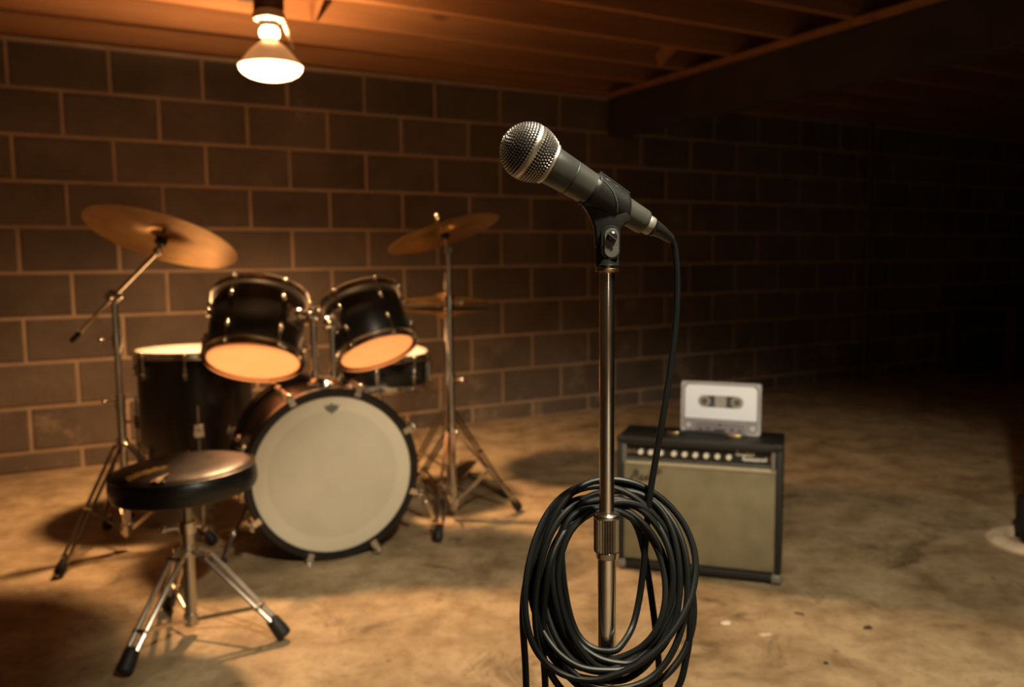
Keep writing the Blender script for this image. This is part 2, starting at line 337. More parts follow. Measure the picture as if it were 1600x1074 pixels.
class MB:
    def __init__(s): s.v = []; s.f = []
    def add(s, vs, fs):
        o = len(s.v); s.v += [Vector(v) for v in vs]; s.f += [tuple(i + o for i in f) for f in fs]; return s
    def box(s, c, size, M=None):
        c = Vector(c); hx, hy, hz = [k / 2 for k in size]
        vs = [Vector((x * hx, y * hy, z * hz)) for x in (-1, 1) for y in (-1, 1) for z in (-1, 1)]
        if M is not None: vs = [M @ v for v in vs]
        return s.add([c + v for v in vs], [(0, 1, 3, 2), (4, 6, 7, 5), (0, 4, 5, 1), (2, 3, 7, 6), (0, 2, 6, 4), (1, 5, 7, 3)])
    def beam(s, a, b, wx, wy, up=(0, 0, 1)):
        a = Vector(a); b = Vector(b); d = (b - a).normalized(); x = Vector(up).cross(d)
        if x.length < 1e-4: x = Vector((1, 0, 0)).cross(d)
        x.normalize(); y = d.cross(x)
        vs = [p + x * (i * wx / 2) + y * (j * wy / 2) for p in (a, b) for i, j in ((-1, -1), (1, -1), (1, 1), (-1, 1))]
        return s.add(vs, [(3, 2, 1, 0), (4, 5, 6, 7), (0, 1, 5, 4), (1, 2, 6, 5), (2, 3, 7, 6), (3, 0, 4, 7)])
    def lathe(s, prof, o=(0, 0, 0), ax=(0, 0, 1), n=32, closed=False):
        o = Vector(o); x, y, a = frame(ax)
        base = len(s.v); m = len(prof)
        rows = []
        for (r, z) in prof:
            if r < 1e-6: rows.append([len(s.v)]); s.v.append(o + a * z)
            else:
                rows.append(list(range(len(s.v), len(s.v) + n)))
                for k in range(n):
                    t = 2 * PI * k / n; s.v.append(o + a * z + x * (r * math.cos(t)) + y * (r * math.sin(t)))
        for i in range(m if closed else m - 1):
            A = rows[i]; B = rows[(i + 1) % m]
            for k in range(n):
                k2 = (k + 1) % n
                if len(A) == 1 and len(B) == 1: continue
                if len(A) == 1: s.f.append((A[0], B[k2], B[k]))
                elif len(B) == 1: s.f.append((A[k], A[k2], B[0]))
                else: s.f.append((A[k], A[k2], B[k2], B[k]))
        return s
    def cyl(s, a, b, r, r2=None, n=16):
        a = Vector(a); b = Vector(b); r2 = r if r2 is None else r2; L = (b - a).length
        return s.lathe([(0, 0), (r, 0), (r2, L), (0, L)], a, b - a, n)
    def ball(s, c, r, n=14, sc=(1, 1, 1), ax=(0, 0, 1)):
        m = max(6, n // 2); pr = [(r * math.sin(PI * i / m) * sc[0], -r * math.cos(PI * i / m) * sc[2]) for i in range(m + 1)]
        pr[0] = (0, pr[0][1]); pr[-1] = (0, pr[-1][1])
        return s.lathe(pr, c, ax, n)
    def torus(s, c, ax, R, r, n=40, m=10):
        return s.lathe([(R + r * math.cos(2 * PI * i / m), r * math.sin(2 * PI * i / m)) for i in range(m)], c, ax, n, closed=True)
    def tube(s, pts, r, n=10, cap=True):
        pts = [Vector(p) for p in pts]; rs = r if isinstance(r, (list, tuple)) else [r] * len(pts)
        x, y, a = frame(pts[1] - pts[0]); prev = a; rows = []
        for i, p in enumerate(pts):
            t = (pts[min(i + 1, len(pts) - 1)] - pts[max(i - 1, 0)]).normalized()
            q = prev.rotation_difference(t); x = q @ x; x = (x - t * x.dot(t)).normalized(); y = t.cross(x); prev = t
            rows.append(list(range(len(s.v), len(s.v) + n)))
            for k in range(n):
                g = 2 * PI * k / n; s.v.append(p + x * (rs[i] * math.cos(g)) + y * (rs[i] * math.sin(g)))
        for A, B in zip(rows, rows[1:]):
            for k in range(n): s.f.append((A[k], A[(k + 1) % n], B[(k + 1) % n], B[k]))
        if cap: s.f.append(tuple(reversed(rows[0]))); s.f.append(tuple(rows[-1]))
        return s
    def prism(s, poly, o, ex, ey, ez, d):      # polygon (2d) in ex,ey plane at o, thickness d along ez, centred
        o = Vector(o); ex = Vector(ex); ey = Vector(ey); ez = Vector(ez); n = len(poly)
        vs = [o + ex * p[0] + ey * p[1] - ez * (d / 2) for p in poly] + [o + ex * p[0] + ey * p[1] + ez * (d / 2) for p in poly]
        return s.add(vs, [tuple(range(n - 1, -1, -1)), tuple(range(n, 2 * n))] + [(i, (i + 1) % n, n + (i + 1) % n, n + i) for i in range(n)])
    def mesh(s, name, m, bevel=0.0, seg=1, flat=False, off=Vector((0, 0, 0))):
        me = bpy.data.meshes.new(name); me.from_pydata([v - off for v in s.v], [], s.f)
        bm = bmesh.new(); bm.from_mesh(me)
        bmesh.ops.recalc_face_normals(bm, faces=bm.faces)
        if bevel: bmesh.ops.bevel(bm, geom=list(bm.edges), offset=bevel, segments=seg, affect='EDGES', profile=0.5, clamp_overlap=True)
        bm.to_mesh(me); bm.free()
        if not flat:
            for p in me.polygons: p.use_smooth = True
            me.set_sharp_from_angle(angle=0.62)
        me.materials.append(MATS[m]); return me
    def build(s, name, m, parent=None, bevel=0.0, seg=1, flat=False):
        off = Vector((0, 0, 0))
        if parent is not None: off = Vector(ORG.get(parent.name_full if False else parent.as_pointer(), (0, 0, 0)))
        me = s.mesh(name, m, bevel, seg, flat, off)
        return link(name, me, parent)
ORG = {}
def link(name, me, parent=None, loc=(0, 0, 0), rot=None):
    o = bpy.data.objects.new(name, me); COL.objects.link(o)
    if parent is not None:
        o.parent = parent; ORG[o.as_pointer()] = ORG.get(parent.as_pointer(), Vector((0, 0, 0)))
    o.location = loc
    if rot is not None: o.rotation_mode = 'QUATERNION'; o.rotation_quaternion = rot
    return o
def thing(name, label, cat, loc=(0, 0, 0), rot=None, group=None):
    """Empty at a thing's base. Without rot, its parts are given in world coordinates; with rot, in its own frame."""
    o = bpy.data.objects.new(name, None); COL.objects.link(o); o.empty_display_size = 0.05
    o.location = loc
    if rot is not None: o.rotation_mode = 'QUATERNION'; o.rotation_quaternion = rot
    else: ORG[o.as_pointer()] = Vector(loc)
    tag(o, label, cat, group); return o
def tag(o, label, cat, group=None):
    o['label'] = label; o['category'] = cat
    if group: o['group'] = group
    return o
def structure(o): o['kind'] = 'structure'; return o
def zrot(a): return Quaternion((0, 0, 1), a)
def spline(pts, sub=8):                       # Catmull-Rom
    P = [Vector(p) for p in pts]; P = [P[0] * 2 - P[1]] + P + [P[-1] * 2 - P[-2]]; out = []
    for i in range(1, len(P) - 2):
        a, b, c, d = P[i - 1:i + 3]
        for k in range(sub):
            t = k / sub
            out.append(0.5 * ((2 * b) + (c - a) * t + (2 * a - 5 * b + 4 * c - d) * t * t + (3 * b - a - 3 * c + d) * t ** 3))
    out.append(P[-2]); return out

# ------------------------------------------------------------------ the room
S0, S1, Q1, ZC = -1.0, 8.2, 6.6, 2.17
def slab(name, m, corners, z0, z1):
    b = MB(); n = len(corners)
    b.add([Vector((c.x, c.y, z0)) for c in corners] + [Vector((c.x, c.y, z1)) for c in corners],
          [tuple(range(n)), tuple(range(n, 2 * n))] + [(i, (i + 1) % n, n + (i + 1) % n, n + i) for i in range(n)])
    return structure(b.build(name, m, flat=True))
def rect(s0, s1, q0, q1): return [W(s0, q0, 0), W(s1, q0, 0), W(s1, q1, 0), W(s0, q1, 0)]
floor = slab('floor', 'concrete_floor', rect(S0 - .2, S1 + .2, -.2, Q1 + .2), -0.1, 0.0)
ceiling = slab('ceiling', 'plank_wood', rect(S0 - .2, S1 + .2, -.2, Q1 + .2), ZC, ZC + 0.03)
wall_back = slab('wall_back', 'mortar', rect(S0 - .2, S1 + .2, -.2, 0.0), 0, 1.945)
wall_left = slab('wall_left', 'block_wall_plain', rect(S0 - .2, S0, 0.0, Q1), 0, ZC)
wall_right = slab('wall_right', 'block_wall_plain', rect(S1, S1 + .2, 0.0, Q1), 0, ZC)
mat('bounce_block', (0.62, 0.57, 0.48), 0.8, var=0.2, vscale=3, bump=0.3)  # pale tone invented for the unseen front wall, to bounce light onto the chrome
wall_front = slab('wall_front', 'bounce_block', rect(S0 - .2, S1 + .2, Q1, Q1 + .2), 0, ZC)

# concrete blocks: every one an object, laid in running bond
BW, BH, BD, JT = 0.4064, 0.2032, 0.05, 0.0165
def block_mesh(h, seed):
    rnd = random.Random(seed); b = MB(); hx = (BW - JT) / 2; hz = h / 2; c = 0.005
    def j(): return rnd.uniform(-.0018, .0018)
    front = [(-hx + c + j(), -hz + c + j()), (hx - c + j(), -hz + c + j()), (hx - c + j(), hz - c + j()), (-hx + c + j(), hz - c + j())]
    mid = [(-hx, -hz), (hx, -hz), (hx, hz), (-hx, hz)]
    vs = [(x, -0.007, z) for x, z in front] + [(x, -0.003, z) for x, z in mid] + [(x, BD, z) for x, z in mid]
    fs = [(0, 1, 2, 3)] + [(i, (i + 1) % 4, 4 + (i + 1) % 4, 4 + i) for i in range(4)] + [(4 + i, 4 + (i + 1) % 4, 8 + (i + 1) % 4, 8 + i) for i in range(4)] + [(11, 10, 9, 8)]
    return b.add(vs, fs).mesh('concrete_block', 'concrete_block', flat=True)
full = [block_mesh(BH - JT, k) for k in range(5)]
low = [block_mesh(0.099 - JT, 20 + k) for k in range(3)]
rq = zrot(TH)
for i in range(10):
    ztop = 1.928 - BH * i
    h = BH if i < 9 else 0.099
    off = 0.1228 + (0 if i % 2 else 0.2032)
    for k in range(-4, 21):
        s = off + BW * k + BW / 2
        if s < S0 - 0.1 or s > S1 - 0.05: continue
        me = random.choice(full if i < 9 else low)
        link('concrete_block', me, wall_back, W(s, 0, ztop - h / 2) - Vector((0, 0, 0)), rq)

# joists, rim board, girder
jl = S1 - S0 - 0.04
jm = MB().box((0, 0, 0), (jl, 0.038, 0.205)).mesh('joist', 'joist_wood', bevel=0.003)
for k in range(17):
    q = 0.372 + 0.363 * k
    if q > Q1 - .1: break
    link('joist', jm, ceiling, W((S0 + S1) / 2, q, 1.96 + 0.1025), rq)
link('rim_board', MB().box((0, 0, 0), (jl, 0.05, 0.215)).mesh('rim_board', 'joist_wood', bevel=0.003), ceiling, W((S0 + S1) / 2, 0.03, 1.949 + 0.1075), rq)
link('girder', MB().box((0, 0, 0), (0.13, Q1 - 0.06, 0.225)).mesh('girder', 'girder_wood', bevel=0.004), ceiling, W(3.165, Q1 / 2, 1.70 + 0.1125), rq)
link('girder_plate', MB().box((0, 0, 0), (0.165, Q1 - 0.06, 0.033)).mesh('girder_plate', 'joist_wood', bevel=0.003), ceiling, W(3.165, Q1 / 2, 1.9265 + 0.0165), rq)
# wooden bridging strut beside the lamp, between the second and third joist
b = MB(); b.beam(W(1.06, 0.762, 1.985), W(1.06, 1.07, 2.135), 0.075, 0.02, up=TV); b.build('bridging_strut', 'joist_wood', ceiling, bevel=0.002)
b = MB(); b.beam(W(2.9, 0.762, 1.985), W(2.9, 1.07, 2.135), 0.075, 0.02, up=TV); b.build('bridging_strut', 'joist_wood', ceiling, bevel=0.002)

# ------------------------------------------------------------------ ceiling lamp
def ceiling_lamp(c, label, watt, color, cone, glow, upwatt):
    c = Vector((c[0], c[1], 0)); P = lambda z: Vector((c.x, c.y, z)); K = 0.82; KZ = 0.93; Z0 = 1.594       # radial and vertical scale, face height
    H = lambda z: Z0 + (z - 1.668) * KZ
    sc = lambda pr: [(r * K, H(z)) for r, z in pr]
    t = thing('ceiling_lamp', label, 'lamp', P(1.96))
    b = MB(); b.beam(P(1.948) - NV * 0.26, P(1.948) + NV * 0.28, 0.10, 0.024); b.build('mounting_board', 'girder_wood', t, bevel=0.002)
    zr = H(1.932)
    MB().lathe([(0, 1.936), (0.052, 1.936), (0.055, 1.93), (0.055, zr), (0, zr)], c, n=8).build('junction_box', 'box_steel', t)
    MB().lathe(sc([(0, 1.932), (0.05, 1.932), (0.067, 1.920), (0.069, 1.905), (0.062, 1.893), (0.040, 1.884), (0.033, 1.864), (0, 1.864)]), c, n=40).build('socket', 'porcelain', t)
    MB().lathe(sc([(0, 1.864), (0.030, 1.864), (0.040, 1.854), (0.043, 1.842), (0.039, 1.830), (0.034, 1.824), (0, 1.824)]), c, n=32).build('bulb_neck', glow + '_neck', t)
    MB().lathe(sc([(0.034, 1.825), (0.034, 1.815), (0.044, 1.8085), (0.0525, 1.8005)]), c, n=48).build('bulb_shoulder', glow + '_shoulder', t)
    bell = [(0.036, 1.814), (0.054, 1.802), (0.076, 1.786), (0.096, 1.766), (0.114, 1.745), (0.130, 1.730), (0.138, 1.722), (0.135, 1.720), (0.112, 1.737), (0.09, 1.755), (0.068, 1.776), (0.048, 1.797), (0.034, 1.809)]
    MB().lathe(sc(bell), c, n=48).build('bell_glass', glow + '_bell', t)
    MB().lathe(sc([(0.135, 1.7205), (0.132, 1.708), (0.120, 1.694), (0.098, 1.682), (0.066, 1.673), (0.03, 1.669), (0, 1.668)]), c, n=48).build('bulb_face', glow + '_face', t)
    b = MB(); b.beam(P(H(1.895)) + TV * 0.052, P(H(1.795)) + TV * 0.083, 0.009, 0.003, up=NV); b.build('bracket', 'porcelain', t)
    MB().tube(spline([P(1.92) + TV * 0.05 - NV * 0.02, P(1.95) + TV * 0.10 - NV * 0.05, P(2.05) + TV * 0.14 - NV * 0.03, P(2.12) + TV * 0.25 - NV * 0.02, P(2.14) + TV * 0.5 - NV * 0.03]), 0.006).build('supply_cord', 'pale_cement', t)
    ld = bpy.data.lights.new('ceiling_lamp_light', 'SPOT'); lo = bpy.data.objects.new('ceiling_lamp_light', ld); COL.objects.link(lo)
    ld.energy = watt; ld.color = color; ld.spot_size = math.radians(cone); ld.spot_blend = 1.0; ld.shadow_soft_size = 0.06
    lo.parent = t; lo.location = (0, 0, Z0 - 0.065 - 1.96)
    ld = bpy.data.lights.new('bulb_neck_light', 'SPOT'); lo = bpy.data.objects.new('bulb_neck_light', ld); COL.objects.link(lo)     # what leaves the clear neck upwards
    ld.energy = upwatt; ld.color = color; ld.spot_size = math.radians(172); ld.spot_blend = 0.35; ld.shadow_soft_size = 0.02
    lo.parent = t; lo.location = (0, 0, H(1.842) - 1.96); lo.rotation_euler = (PI, 0, 0)
    return t
ceiling_lamp((-0.850, 3.10), 'glowing reflector bulb in a porcelain socket hanging from the joists', LAMP_WATT, WARM, 154, 'bulb', 110.0)
ceiling_lamp((0.75, -1.25), 'added unseen reflector bulb at the near end, brightening what the chrome reflects', 150.0, (1.0, 0.88, 0.70), 130, 'dim', 2.0)  # added lamp behind the camera, so the chrome stand has something bright to mirror

# clamp work light on a joist above and to the right of the microphone (the second light of the place)
def work_light(pos, aim, label, watt, cone, blend, color):
    pos = Vector(pos); d = (Vector(aim) - pos).normalized()
    t = thing('clamp_lamp', label, 'lamp', pos)
    MB().lathe([(0.02, -0.10), (0.03, -0.08), (0.06, -0.055), (0.095, -0.01), (0.108, 0.03), (0.111, 0.03), (0.098, -0.012), (0.062, -0.06), (0.033, -0.086), (0.022, -0.105)], pos, d, 40).build('reflector', 'reflector', t)
    MB().cyl(pos - d * 0.17, pos - d * 0.095, 0.021, n=20).build('socket', 'black_plastic', t)
    MB().ball(pos - d * 0.045, 0.028, 20).build('bulb', 'work_bulb', t)
    MB().tube([pos - d * 0.14, pos - d * 0.14 + Vector((0, 0, 0.05)), Vector((pos.x, pos.y, 1.958)) - Vector((d.x, d.y, 0)) * 0.14], 0.008).build('clamp_arm', 'dull_steel', t)
    ld = bpy.data.lights.new('work_lamp_light', 'SPOT'); lo = bpy.data.objects.new('work_lamp_light', ld); COL.objects.link(lo)
    ld.energy = watt; ld.color = color; ld.spot_size = math.radians(cone); ld.spot_blend = blend; ld.shadow_soft_size = 0.045
    lo.parent = t; lo.location = d * 0.01; lo.rotation_mode = 'QUATERNION'; lo.rotation_quaternion = d.to_track_quat('-Z', 'Y')
    return t
work_light((0.42, 0.45, 1.85), (0.60, 1.9, 0.0), 'aluminium clamp work light on a joist up to the right of the microphone', WORK_WATT, 76, 0.42, (1.0, 0.86, 0.62))
work_light((0.22, 1.02, 1.80), (0.06, 0.76, 1.02), 'small clamp light added out of view above the microphone for its top highlight', MIC_WATT, 50, 0.6, (1.0, 0.92, 0.78))  # extra lamp added to put a highlight along the microphone's top

# ------------------------------------------------------------------ drums
def rounded_lug(w, h, d):
    return MB().box((0, 0, 0), (d * 0.7, w * 0.8, h)).ball((d * 0.25, 0, 0), w * 0.62, 14).mesh('lug', 'chrome')
LUG = rounded_lug(0.016, 0.045, 0.016)
LUG_S = rounded_lug(0.014, 0.030, 0.014)
ROD = {}
def rod_mesh(L):
    k = round(L, 3)
    if k not in ROD: ROD[k] = MB().cyl((0, 0, -L / 2), (0, 0, L / 2), 0.0032, n=8).ball((0, 0, L / 2), 0.006, 8).mesh('tension_rod', 'chrome')
    return ROD[k]
def axis_rot(n, xhint=(1, 0, 0)):
    n = Vector(n).normalized(); x = Vector(xhint); x = (x - n * x.dot(n)).normalized(); y = n.cross(x)
    return Matrix((x, y, n)).transposed().to_quaternion()

def drum(name, label, loc, axis, R, L, lugs, top, bottom, hoop='chrome', phase=0.3, group=None, lug_h=0.05):
    t = thing(name, label, 'drum', loc, axis_rot(axis), group)
    sh = MB().lathe([(R, 0.012), (R, L - 0.012), (R - 0.004, L - 0.004), (R - 0.007, L - 0.012), (R - 0.007, 0.012), (R - 0.004, 0.004)], n=64, closed=True).build('shell', 'drum_wrap', t)
    MB().lathe([(R - 0.0075, 0.012), (R - 0.0075, L - 0.012)], n=48).build('shell_lining', 'shell_wood', sh)
    MB().lathe([(0, L + 0.002), (R * .5, L + 0.002), (R - 0.006, L + 0.001), (R + 0.003, L - 0.006), (R + 0.004, L - 0.014)], n=64).build('batter_head', top, t)
    MB().lathe([(0, -0.002), (R * .5, -0.002), (R - 0.006, -0.001), (R + 0.003, 0.006), (R + 0.004, 0.014)], n=64).build('resonant_head', bottom, t)
    for nm, z0, sg in (('top_hoop', L, 1), ('bottom_hoop', 0.0, -1)):
        pr = [(R + 0.004, z0 - sg * 0.014), (R + 0.013, z0 - sg * 0.014), (R + 0.0135, z0 - sg * 0.011), (R + 0.0062, z0 - sg * 0.008), (R + 0.0062, z0 + sg * 0.007), (R + 0.009, z0 + sg * 0.0095), (R + 0.003, z0 + sg * 0.0105), (R + 0.0035, z0 - sg * 0.004)]
        MB().lathe(pr, n=64, closed=True).build(nm, hoop if sg > 0 else hoop, t)
    for k in range(lugs):
        a = 2 * PI * k / lugs + phase; ca, sa = math.cos(a), math.sin(a); rq2 = zrot(a)
        for z, sg in ((L - lug_h - 0.012, 1), (lug_h + 0.012, -1)):
            lg = link('lug', LUG if R > 0.13 else LUG_S, t, (ca * (R + 0.006), sa * (R + 0.006), z), rq2)
            rl = lug_h + 0.006
            zc = (L - rl / 2 + 0.002) if sg > 0 else (rl / 2 - 0.002)
            link('tension_rod', rod_mesh(rl), lg, (0.006, 0, zc - z), Quaternion((1, 0, 0), 0 if sg > 0 else PI))
    return t

tomL = drum('rack_tom', 'larger black rack tom with chrome rim, left of the two above the bass drum', (-0.862, 2.801, 0.621), (-0.017, 0.516, 0.856), 0.155, 0.236, 6, 'head_clear', 'head_frosted', phase=0.25, group='rack toms on the bass drum')
tomR = drum('rack_tom', 'smaller black rack tom with chrome rim, tilted right of the two above the bass drum', (-0.453, 2.821, 0.647), (-0.336, 0.405, 0.85), 0.129, 0.200, 6, 'head_clear', 'head_frosted', phase=0.05, group='rack toms on the bass drum')
ftom = drum('floor_tom', 'tall black floor tom standing on chrome legs behind the stool', (-1.171, 3.1, 0.215), (0.0, 0.012, 1), 0.199, 0.410, 8, 'head_white', 'head_frosted', phase=0.2)
for k, a in enumerate((PI * 1.02, PI * 1.62, PI * 0.35)):
    ca, sa = math.cos(a), math.sin(a)
    lg = MB().tube([((0.199 + .022) * ca, (0.199 + .022) * sa, 0.24), ((0.199 + .022) * ca, (0.199 + .022) * sa, -0.09), (0.25 * ca, 0.25 * sa, -0.145), (0.255 * ca, 0.255 * sa, -0.20)], 0.0055).build('leg', 'chrome', ftom)
    MB().ball((0.256 * ca, 0.256 * sa, -0.199), 0.012, 12).build('rubber_foot', 'rubber', lg)
    bk = MB().box((0.212 * ca, 0.212 * sa, 0.15), (0.03, 0.034, 0.05), Matrix.Rotation(a, 3, 'Z')).build('leg_bracket', 'chrome', ftom, bevel=0.004)
    MB().cyl((0.235 * ca, 0.235 * sa, 0.15), (0.262 * ca, 0.262 * sa, 0.15), 0.006).build('wing_screw', 'chrome', bk)

snare = drum('snare_drum', 'black snare drum half hidden behind the right rack tom', (-0.515, 3.26, 0.485), (0.06, -0.05, 1), 0.176, 0.115, 8, 'head_white', 'head_clear', phase=0.1, lug_h=0.035)
MB().box((0.19, -0.03, 0.055), (0.025, 0.03, 0.08)).build('strainer', 'chrome', snare, bevel=0.004)
def snare_stand(c, ztop):
    c = Vector(c); t = thing('snare_stand', 'chrome tripod stand under the snare drum behind the bass drum', 'stand', c)
    MB().cyl(c + Vector((0, 0, 0.06)), c + Vector((0, 0, ztop - 0.05)), 0.011).build('pole', 'chrome', t)
    for k in range(3):
        a = 2 * PI * k / 3 + 1.9; d = Vector((math.cos(a), math.sin(a), 0))
        lg = MB().beam(c + Vector((0, 0, 0.2)) + d * 0.01, c + d * 0.23 + Vector((0, 0, 0.02)), 0.02, 0.006).build('leg', 'chrome', t)
        MB().ball(c + d * 0.235 + Vector((0, 0, 0.012)), 0.012, 10).build('rubber_foot', 'rubber', lg)
        MB().tube([c + Vector((0, 0, ztop - 0.05)), c + d * 0.17 + Vector((0, 0, ztop - 0.035)), c + d * 0.175 + Vector((0, 0, ztop - 0.012))], 0.006).build('basket_arm', 'chrome', t)
snare_stand((-0.515, 3.26, 0), 0.485)

# bass drum: axis horizontal, front head towards the camera
BX = Vector((0.389, -0.921, 0)).normalized(); BF = Vector((-0.566, 2.622, 0.2765)); BL = 0.425; BR = 0.258
bass = thing('bass_drum', 'large bass drum with cream front head and black hoops lying on its side', 'drum', BF - BX * BL, axis_rot(BX, (0, 0, 1)))
# own frame: z along axis towards the front, x up
sh = MB().lathe([(BR, 0.03), (BR, BL - 0.03), (BR - 0.008, BL - 0.03), (BR - 0.008, 0.03)], n=96, closed=True).build('shell', 'drum_wrap', bass)
MB().lathe([(0, BL - 0.008), (0.2, BL - 0.008), (0.252, BL - 0.010), (0.2585, BL - 0.018), (0.2585, BL - 0.04)], n=96).build('front_head', 'head_coated', bass)
MB().lathe([(0, 0.008), (0.2, 0.008), (0.252, 0.010), (0.2585, 0.018), (0.2585, 0.04)], n=96).build('rear_head', 'head_white', bass)
for z0, sg in ((BL, 1), (0.0, -1)):
    pr = [(0.2595, z0 - sg * 0.045), (0.271, z0 - sg * 0.045), (0.2755, z0 - sg * 0.04), (0.2755, z0 - sg * 0.002), (0.271, z0 + sg * 0.002), (0.254, z0 + sg * 0.002), (0.250, z0 - sg * 0.002), (0.250, z0 - sg * 0.006), (0.2595, z0 - sg * 0.012)]
    hp = MB().lathe(pr, n=96, closed=True).build('hoop', 'black_hoop', bass)
    MB().lathe([(0.2758, z0 - sg * 0.026), (0.2765, z0 - sg * 0.02), (0.2758, z0 - sg * 0.014)], n=96).build('hoop_inlay', 'dull_steel', hp)
CLAW = MB().box((0.009, 0, 0.0), (0.006, 0.024, 0.05)).box((-0.004, 0, 0.027), (0.03, 0.022, 0.005)).mesh('claw', 'chrome', bevel=0.002)
TROD = MB().cyl((0, 0, -0.11), (0, 0, 0.03), 0.0035, n=8).box((0, 0, 0.032), (0.008, 0.03, 0.007)).ball((0, 0, 0.038), 0.009, 12).mesh('tension_rod', 'chrome')
BLUG = MB().box((-0.003, 0, 0), (0.014, 0.017, 0.062)).ball((0.004, 0, 0), 0.013, 14).mesh('lug', 'chrome')
for k in range(8):
    a = 2 * PI * (k + 0.5) / 8 + 0.08
    for z0, sg in ((BL, 1), (0.0, -1)):
        q = zrot(a) if sg > 0 else zrot(a) @ Quaternion((1, 0, 0), PI)
        cl = link('claw', CLAW, bass, (0.2755 * math.cos(a), 0.2755 * math.sin(a), z0 - sg * 0.022), q)
        link('tension_rod', TROD, cl, (0.017, 0, 0.0))
        link('lug', BLUG, bass, (0.268 * math.cos(a), 0.268 * math.sin(a), z0 - sg * 0.125), zrot(a))
# crown emblem near the top of the front head
cr = [(-0.026, 0.010), (-0.0205, -0.001), (-0.016, -0.009), (-0.008, -0.013), (-0.004, -0.016), (0, -0.022), (0.004, -0.016), (0.008, -0.013), (0.016, -0.009), (0.0205, -0.001), (0.026, 0.010), (0.016, 0.004), (0.0135, 0.013), (0.0075, 0.006), (0, 0.017), (-0.0075, 0.006), (-0.0135, 0.013), (-0.016, 0.004)]
MB().prism([(x * 1.0, y) for x, y in cr], (0.2135, 0, BL - 0.0068), (0, -1, 0), (1, 0, 0), (0, 0, 1), 0.0008).build('emblem', 'emblem_print', bass, flat=True)
# spurs
def bass_w(p): return bass_inv @ Vector(p)
bass_inv = (Matrix.Translation(BF - BX * BL) @ axis_rot(BX, (0, 0, 1)).to_matrix().to_4x4()).inverted()
for top, lock, foot in (((-0.862, 2.75, 0.19), (-0.905, 2.66, 0.075), (-0.925, 2.61, 0.004)), ((-0.352, 2.93, 0.19), (-0.315, 2.97, 0.085), (-0.285, 3.0, 0.004))):
    top, lock, foot = bass_w(top), bass_w(lock), bass_w(foot)
    sp = MB().tube([top, lock, foot], [0.008, 0.008, 0.006]).build('spur', 'chrome', bass)
    MB().ball(lock, 0.014, 12).build('spur_lock', 'chrome', sp)
    MB().ball(foot, 0.013, 12).build('rubber_foot', 'rubber', sp)
    MB().ball(top, 0.024, 14).build('spur_bracket', 'chrome', bass)
# tom mount on the shell
mt = bass_w((-0.617, 2.765, 0.540))
mount = MB().lathe([(0, 0.03), (0.040, 0.03), (0.045, 0.024), (0.048, -0.012), (0, -0.012)], mt, bass_inv.to_3x3() @ Vector((0, 0, 1)), 24).build('mount_block', 'chrome', bass)
for (x, y), knob in (((-0.648, 2.755), -1), ((-0.586, 2.755), 1)):
    base = bass_w((x, y, 0.55)); zp = 0.785 if knob < 0 else 0.755; tp = bass_w((x, y, zp - 0.02))
    po = MB().cyl(base, tp, 0.0105).build('mount_post', 'chrome', bass)
    MB().cyl(bass_w((x, y, zp - 0.03)), bass_w((x, y, zp + 0.015)), 0.018, n=18).build('post_clamp', 'chrome', po)
    MB().cyl(bass_w((x, y - 0.035, zp - 0.008)), bass_w((x, y + 0.03, zp - 0.008)), 0.009).ball(bass_w((x, y - 0.037, zp - 0.008)), 0.011, 10).build('clamp_screw', 'chrome', po)
    MB().cyl(bass_w((x, y, 0.565)), bass_w((x, y, 0.595)), 0.016, n=16).build('memory_collar', 'chrome', po)
    MB().cyl(bass_w((x, y - 0.045, 0.552)), bass_w((x, y, 0.552)), 0.006).ball(bass_w((x, y - 0.05, 0.552)), 0.0105, 10).build('wing_screw', 'chrome', po)
# tom arms (part of each tom: the bracket with its ball and L rod)
def tom_arm(tom, loc, axis, post, R, L):
    inv = (Matrix.Translation(Vector(loc)) @ axis_rot(axis).to_matrix().to_4x4()).inverted()
    p = inv @ Vector(post); c = Vector((p.x, p.y, 0)).normalized(); h = L * 0.52
    a = c * (R + 0.004); z = Vector((0, 0, h))
    br = MB().box(a + z, (0.022, 0.06, 0.07), Matrix.Rotation(math.atan2(c.y, c.x), 3, 'Z')).build('mount_bracket', 'chrome', tom, bevel=0.005, seg=2)
    arm = MB().tube([a + z, a + z + c * 0.03, p + (a + z - p) * 0.25, p], 0.0085).build('mount_arm', 'chrome', tom)
    MB().ball(a + z + c * 0.032, 0.019, 14).build('ball_joint', 'chrome', arm)
    sd = c.cross(Vector((0, 0, 1)))
    for d in (-1, 1): MB().cyl(a + z + sd * d * 0.02, a + z + sd * d * 0.02 + c * 0.03, 0.007).build('wing_screw', 'chrome', br)
tom_arm(tomL, (-0.862, 2.801, 0.621), (-0.017, 0.516, 0.856), (-0.648, 2.755, 0.785), 0.155, 0.236)
tom_arm(tomR, (-0.453, 2.821, 0.647), (-0.336, 0.405, 0.85), (-0.586, 2.755, 0.755), 0.129, 0.200)

